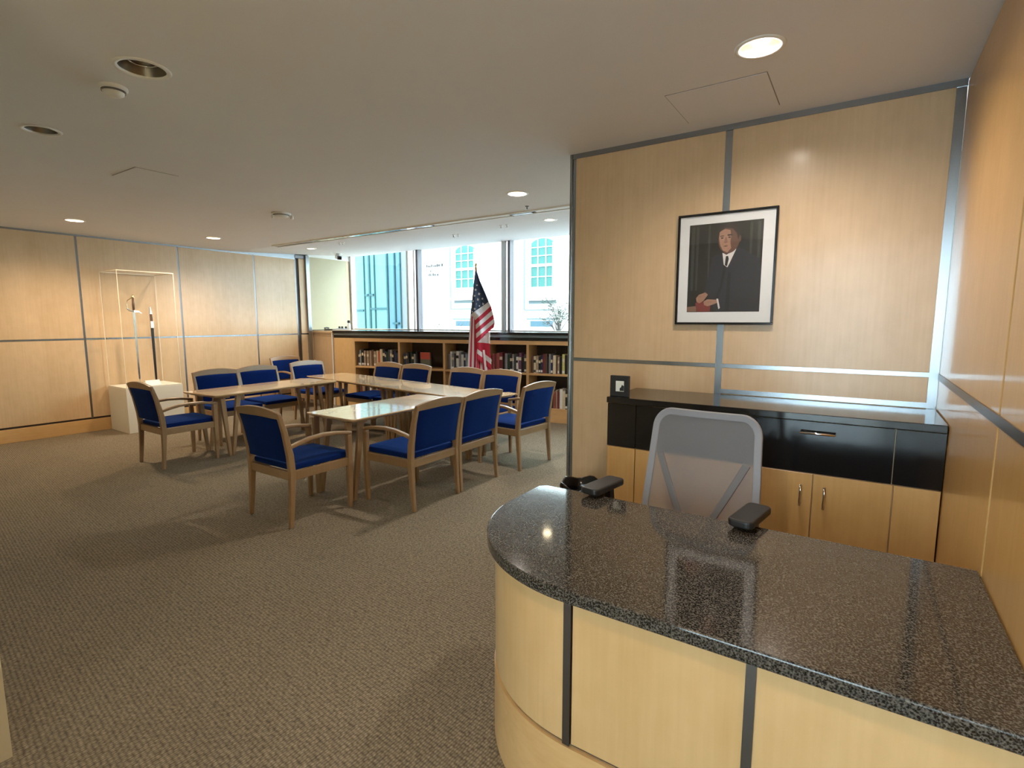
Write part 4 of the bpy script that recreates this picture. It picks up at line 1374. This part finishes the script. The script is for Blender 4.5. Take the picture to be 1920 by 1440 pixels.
# lower fold: bands running down to the right, then upright
rows3 = [(-0.005, 1.30, 0.21, 1.40, 1), (-0.002, 1.24, 0.205, 1.22, 0), (0.0, 1.17, 0.21, 1.06, 0), (0.01, 1.14, 0.22, 0.99, 1), (0.008, 1.07, 0.225, 0.90, 0), (0.0, 0.98, 0.23, 0.80, 0)]
solid(obj('cloth_lower_fold', cloth(rows3, 12, 0.035, 0.14, 2.4, 0.8), [M_RED, M_FWHITE], fl, smooth=True))
bm = BM()
prev = None
eu = [0, 0.13, 0.27, 0.40, 0.56, 0.68, 0.84, 1.0]
for z in (1.12, 1.0, 0.88, 0.76, 0.66):
    f = (1.12 - z) / 0.46
    a, b = -0.02 - 0.04 * f, 0.20 + 0.03 * f
    row_ = [bm.verts.new(VW * (a + (b - a) * u - 0.05 * (1 - f) * u) + nv * (0.01 + 0.035 * math.sin(u * 11)) + Vector((0, 0, z))) for u in eu]
    if prev:
        for c in range(7):
            bm.faces.new((prev[c], prev[c + 1], row_[c + 1], row_[c])).material_index = (0, 1, 0, 1, 0, 1, 0)[c]
    prev = row_
solid(obj('cloth_bottom_fold', bm, [M_RED, M_FWHITE], fl, smooth=True))
# stars on the blue field
fold = [o for o in fl.children if o.name.startswith('cloth_front')][0]
for (u, z, r) in ((0.015, 2.10, 0.018), (-0.005, 2.03, 0.022), (0.045, 1.97, 0.026), (-0.02, 1.94, 0.020), (0.025, 1.885, 0.026), (0.095, 1.90, 0.02), (0.10, 1.82, 0.026), (0.0, 1.82, 0.020), (-0.045, 1.86, 0.016), (-0.02, 1.745, 0.022), (0.05, 1.79, 0.016), (-0.055, 1.70, 0.014)):
    pts = []
    for k in range(10):
        a = R(90 + 36 * k)
        q_ = r * (1.0 if k % 2 == 0 else 0.45)
        pts.append((u + q_ * math.cos(a), z + q_ * math.sin(a)))
    # find the depth of the cloth at this place
    best = min(fold.data.vertices, key=lambda v: (v.co.dot(VW) - u) ** 2 + (v.co.z - z) ** 2)
    d = best.co.dot(nv) + 0.007
    bm = BM()
    lo = [bm.verts.new(VW * a + nv * d + Vector((0, 0, b))) for a, b in pts]
    hi = [bm.verts.new(VW * a + nv * (d + 0.002) + Vector((0, 0, b))) for a, b in pts]
    bm.faces.new(lo[::-1]); bm.faces.new(hi)
    for k in range(10):
        bm.faces.new((lo[k], lo[(k + 1) % 10], hi[(k + 1) % 10], hi[k]))
    obj('star', bm, M_FWHITE, fold)

# ================================================================== OUTSIDE
M_STONE = plain('white_stone', (0.86, 0.85, 0.80), 0.8, noise=0.03, nscale=2)
M_STONED = plain('stone_recess', (0.12, 0.15, 0.155), 0.8, spec=0.1)
M_TEALG = plain('teal_window_glass', (0.045, 0.125, 0.11), 0.6, spec=0.08)
gd = struct('ground_outside', bx(-60, 20, 8.35, 60, -0.3, -0.15), plain('street_paving', (0.26, 0.26, 0.26), 0.9, noise=0.05))
YF = 20.0
fb = empty('stone_building', (-12.0, YF, -0.15))
tag(fb, 'white stone building with arched windows across the street', 'building')
F0 = Matrix.Translation((12.0, -YF, 0.15))
obj('wall', bx(-45, 12, YF, YF + 0.6, -0.15, 11, M=F0), M_STONE, fb)
for (x0, x1, z0, z1) in ((-16.60, -15.34, 3.14, 4.80), (-12.32, -11.10, 3.04, 4.78)):
    xm, hw = (x0 + x1) / 2, (x1 - x0) / 2
    rise = 0.32
    arch = [(x0, z0), (x1, z0), (x1, z1)] + [(xm + hw * math.cos(R(a)), z1 + rise * math.sin(R(a))) for a in range(15, 166, 15)] + [(x0, z1)]
    bm = BM(); prism(bm, arch, YF - 0.02, YF + 0.0, axis='y', M=F0)
    wn = obj('window', bm, M_TEALG, fb)
    big = [(xm + (a - xm) * 1.12, b + (0.12 if b > z1 - 0.01 else -0.0)) for a, b in arch]
    for a, b in ((xm - hw * 0.33, 0.014), (xm + hw * 0.33, 0.014)):
        obj('glazing_bar', bx(a - b, a + b, YF - 0.06, YF - 0.02, z0, z1 + rise * 0.9, M=F0), M_STONE, wn)
    zm = z0 + (z1 - z0) * 0.52
    obj('meeting_rail', bx(x0, x1, YF - 0.07, YF - 0.02, zm - 0.05, zm + 0.06, M=F0), M_STONE, wn)
    for zz in (z0 + (zm - z0) * 0.47, zm + 0.08 + (z1 - zm) * 0.40, z1 - 0.06):
        obj('glazing_bar', bx(x0, x1, YF - 0.055, YF - 0.02, zz - 0.014, zz + 0.014, M=F0), M_STONE, wn)
    for sgn in (-1, 1):
        obj('jamb', bx(xm + sgn * hw - 0.06, xm + sgn * hw + 0.06, YF - 0.10, YF, z0, z1 + 0.1, M=F0), M_STONE, fb)
    obj('sill', bx(x0 - 0.10, x1 + 0.12, YF - 0.25, YF, z0 - 0.60, z0 - 0.48, M=F0), M_STONE, fb)
    obj('sill_shadow_joint', bx(x0 - 0.06, x1 + 0.10, YF - 0.04, YF, z0 - 0.74, z0 - 0.60, M=F0), M_STONED, fb)
    obj('side_groove', bx(x0 - 0.34, x0 - 0.26, YF - 0.02, YF, z0 - 1.0, z1 + 0.9, M=F0), M_STONED, fb)
    obj('apron_line', bx(x0 - 0.3, x1 - 0.1, YF - 0.03, YF, z0 - 1.04, z0 - 0.98, M=F0), M_STONED, fb)
    obj('basement_window', bx(x0 + 0.02, x1 - 0.05, YF - 0.03, YF, 1.30, 1.55, M=F0), plain('basement_glass', (0.06, 0.105, 0.13), 0.6, spec=0.08), fb)
    obj('basement_lintel', bx(x0 - 0.15, x1 + 0.1, YF - 0.06, YF, 1.60, 1.68, M=F0), M_STONED, fb)
# worn, unreadable inscription
bm = BM()
random.seed(5)
for z, xa, xb in ((4.22, -18.75, -17.35), (3.98, -18.2, -18.1), (3.78, -18.35, -17.75)):
    x = xa
    while x < xb:
        ww = random.uniform(0.03, 0.09)
        hh = random.uniform(0.08, 0.15)
        if random.random() < 0.78:
            box(bm, x, x + ww, YF - 0.02, YF, z, z + hh, M=F0)
        x += ww + 0.035
obj('worn_inscription', bm, plain('inscription_grey', (0.035, 0.035, 0.035), 0.8, spec=0.1), fb)

# teal glazed screen close to the left pane
gs = empty('glass_screen', (-11.2, 10.2, -0.15), R(-4))
tag(gs, 'teal glazed screen with metal rails outside the left window pane', 'glass screen')
M_TEAL = plain('teal_panel', (0.075, 0.155, 0.155), 0.7, spec=0.08, noise=0.15, nscale=3)
M_TEALD = plain('teal_frame', (0.02, 0.06, 0.066), 0.7, spec=0.1)
M_BLUEP = plain('blue_panel', (0.06, 0.115, 0.155), 0.7, spec=0.08)
for a, b, m_ in ((-1.6, -0.42, M_TEAL), (-0.36, 0.34, M_TEAL), (0.42, 0.66, M_BLUEP), (0.72, 0.90, M_BLUEP), (0.94, 1.25, plain('pale_panel', (0.11, 0.125, 0.135), 0.7, spec=0.08))):
    obj('panel', bx(a, b, 0, 0.05, 0, 4.6), m_, gs)
for x, w_ in ((-0.39, 0.06), (-0.62, 0.025), (-0.16, 0.025), (0.38, 0.05), (0.69, 0.04), (0.92, 0.03)):
    obj('post', bx(x - w_ / 2, x + w_ / 2, -0.04, 0.06, 0, 4.6), M_TEALD, gs)
obj('rail', bx(-0.36, 0.34, -0.03, 0.0, 2.02, 2.07), M_TEALD, gs)
obj('rail', bx(-1.6, -0.70, -0.03, 0.0, 1.98, 2.03), M_TEALD, gs)
for s in (-0.50, -0.26):
    obj('handle', bx(s - 0.06, s + 0.06, -0.06, 0.0, 2.40, 2.46), M_TEALD, gs)
obj('handle', bx(0.60, 0.84, -0.06, 0.0, 1.62, 1.67), M_TEALD, gs)

# small tree and shrubs before the stone building
M_BARK = plain('bark', (0.085, 0.075, 0.07), 0.9, spec=0.1)


def shrub(name, loc, hgt, spread, nb, nl, leafcol, label, seed):
    rd = random.Random(seed)
    t_ = empty(name, loc)
    tag(t_, label, 'tree' if 'tree' in name else 'shrub')
    bm = BM(); lf = BM()
    if 'tree' in name:
        tube(bm, [(0, 0, 0), (0.03, 0, hgt * 0.45), (0, 0.02, hgt * 0.6)], [0.06, 0.045, 0.035], 8)
    for k in range(nb):
        a = rd.uniform(0, 2 * math.pi)
        z0 = hgt * (rd.uniform(0.35, 0.6) if 'tree' in name else 0.0)
        tip = Vector((math.cos(a) * spread * rd.uniform(0.4, 1), math.sin(a) * spread * rd.uniform(0.4, 1), hgt * rd.uniform(0.6, 1.0)))
        mid = Vector((tip.x * 0.4, tip.y * 0.4, z0 + (tip.z - z0) * 0.6))
        tube(bm, [(0, 0, z0), mid, tip], [0.022, 0.014, 0.005], 6)
        for i in range(nl):
            f = rd.uniform(0.35, 1.0)
            p = mid.lerp(tip, (f - 0.35) / 0.65) + Vector((rd.uniform(-0.16, 0.16), rd.uniform(-0.16, 0.16), rd.uniform(-0.16, 0.16)))
            q = Matrix.Rotation(rd.uniform(0, 6.28), 4, 'Z') @ Matrix.Rotation(rd.uniform(-1, 1), 4, 'X')
            sz = rd.uniform(0.03, 0.06)
            vs = [lf.verts.new(p + (q @ Vector(v)) * sz) for v in ((-1, 0, 0), (0, 0.45, 0.1), (1, 0, 0), (0, -0.45, 0.1))]
            lf.faces.new(vs)
    obj('branches', bm, M_BARK, t_)
    o = obj('foliage', lf, plain('leaf_%s_%d' % (name, seed), tuple(c * 0.2 for c in leafcol), 0.8, spec=0.1), t_)
    o['kind'] = 'stuff'


shrub('small_tree', (-9.35, 17.2, -0.15), 2.75, 0.95, 18, 70, (0.42, 0.52, 0.40), 'small leafy tree outside the right window pane', 3)
shrub('shrub', (-13.1, 17.6, -0.15), 2.3, 0.7, 11, 22, (0.50, 0.40, 0.38), 'thin twiggy shrub outside just right of the flag', 4)
shrub('shrub', (-15.1, 17.6, -0.15), 2.1, 0.8, 10, 20, (0.45, 0.40, 0.36), 'thin twiggy shrub outside just left of the flag', 8)
shrub('shrub', (-16.2, 16.5, -0.15), 1.75, 0.9, 14, 40, (0.45, 0.62, 0.58), 'rounded pale shrub outside beside the wide mullion', 6)
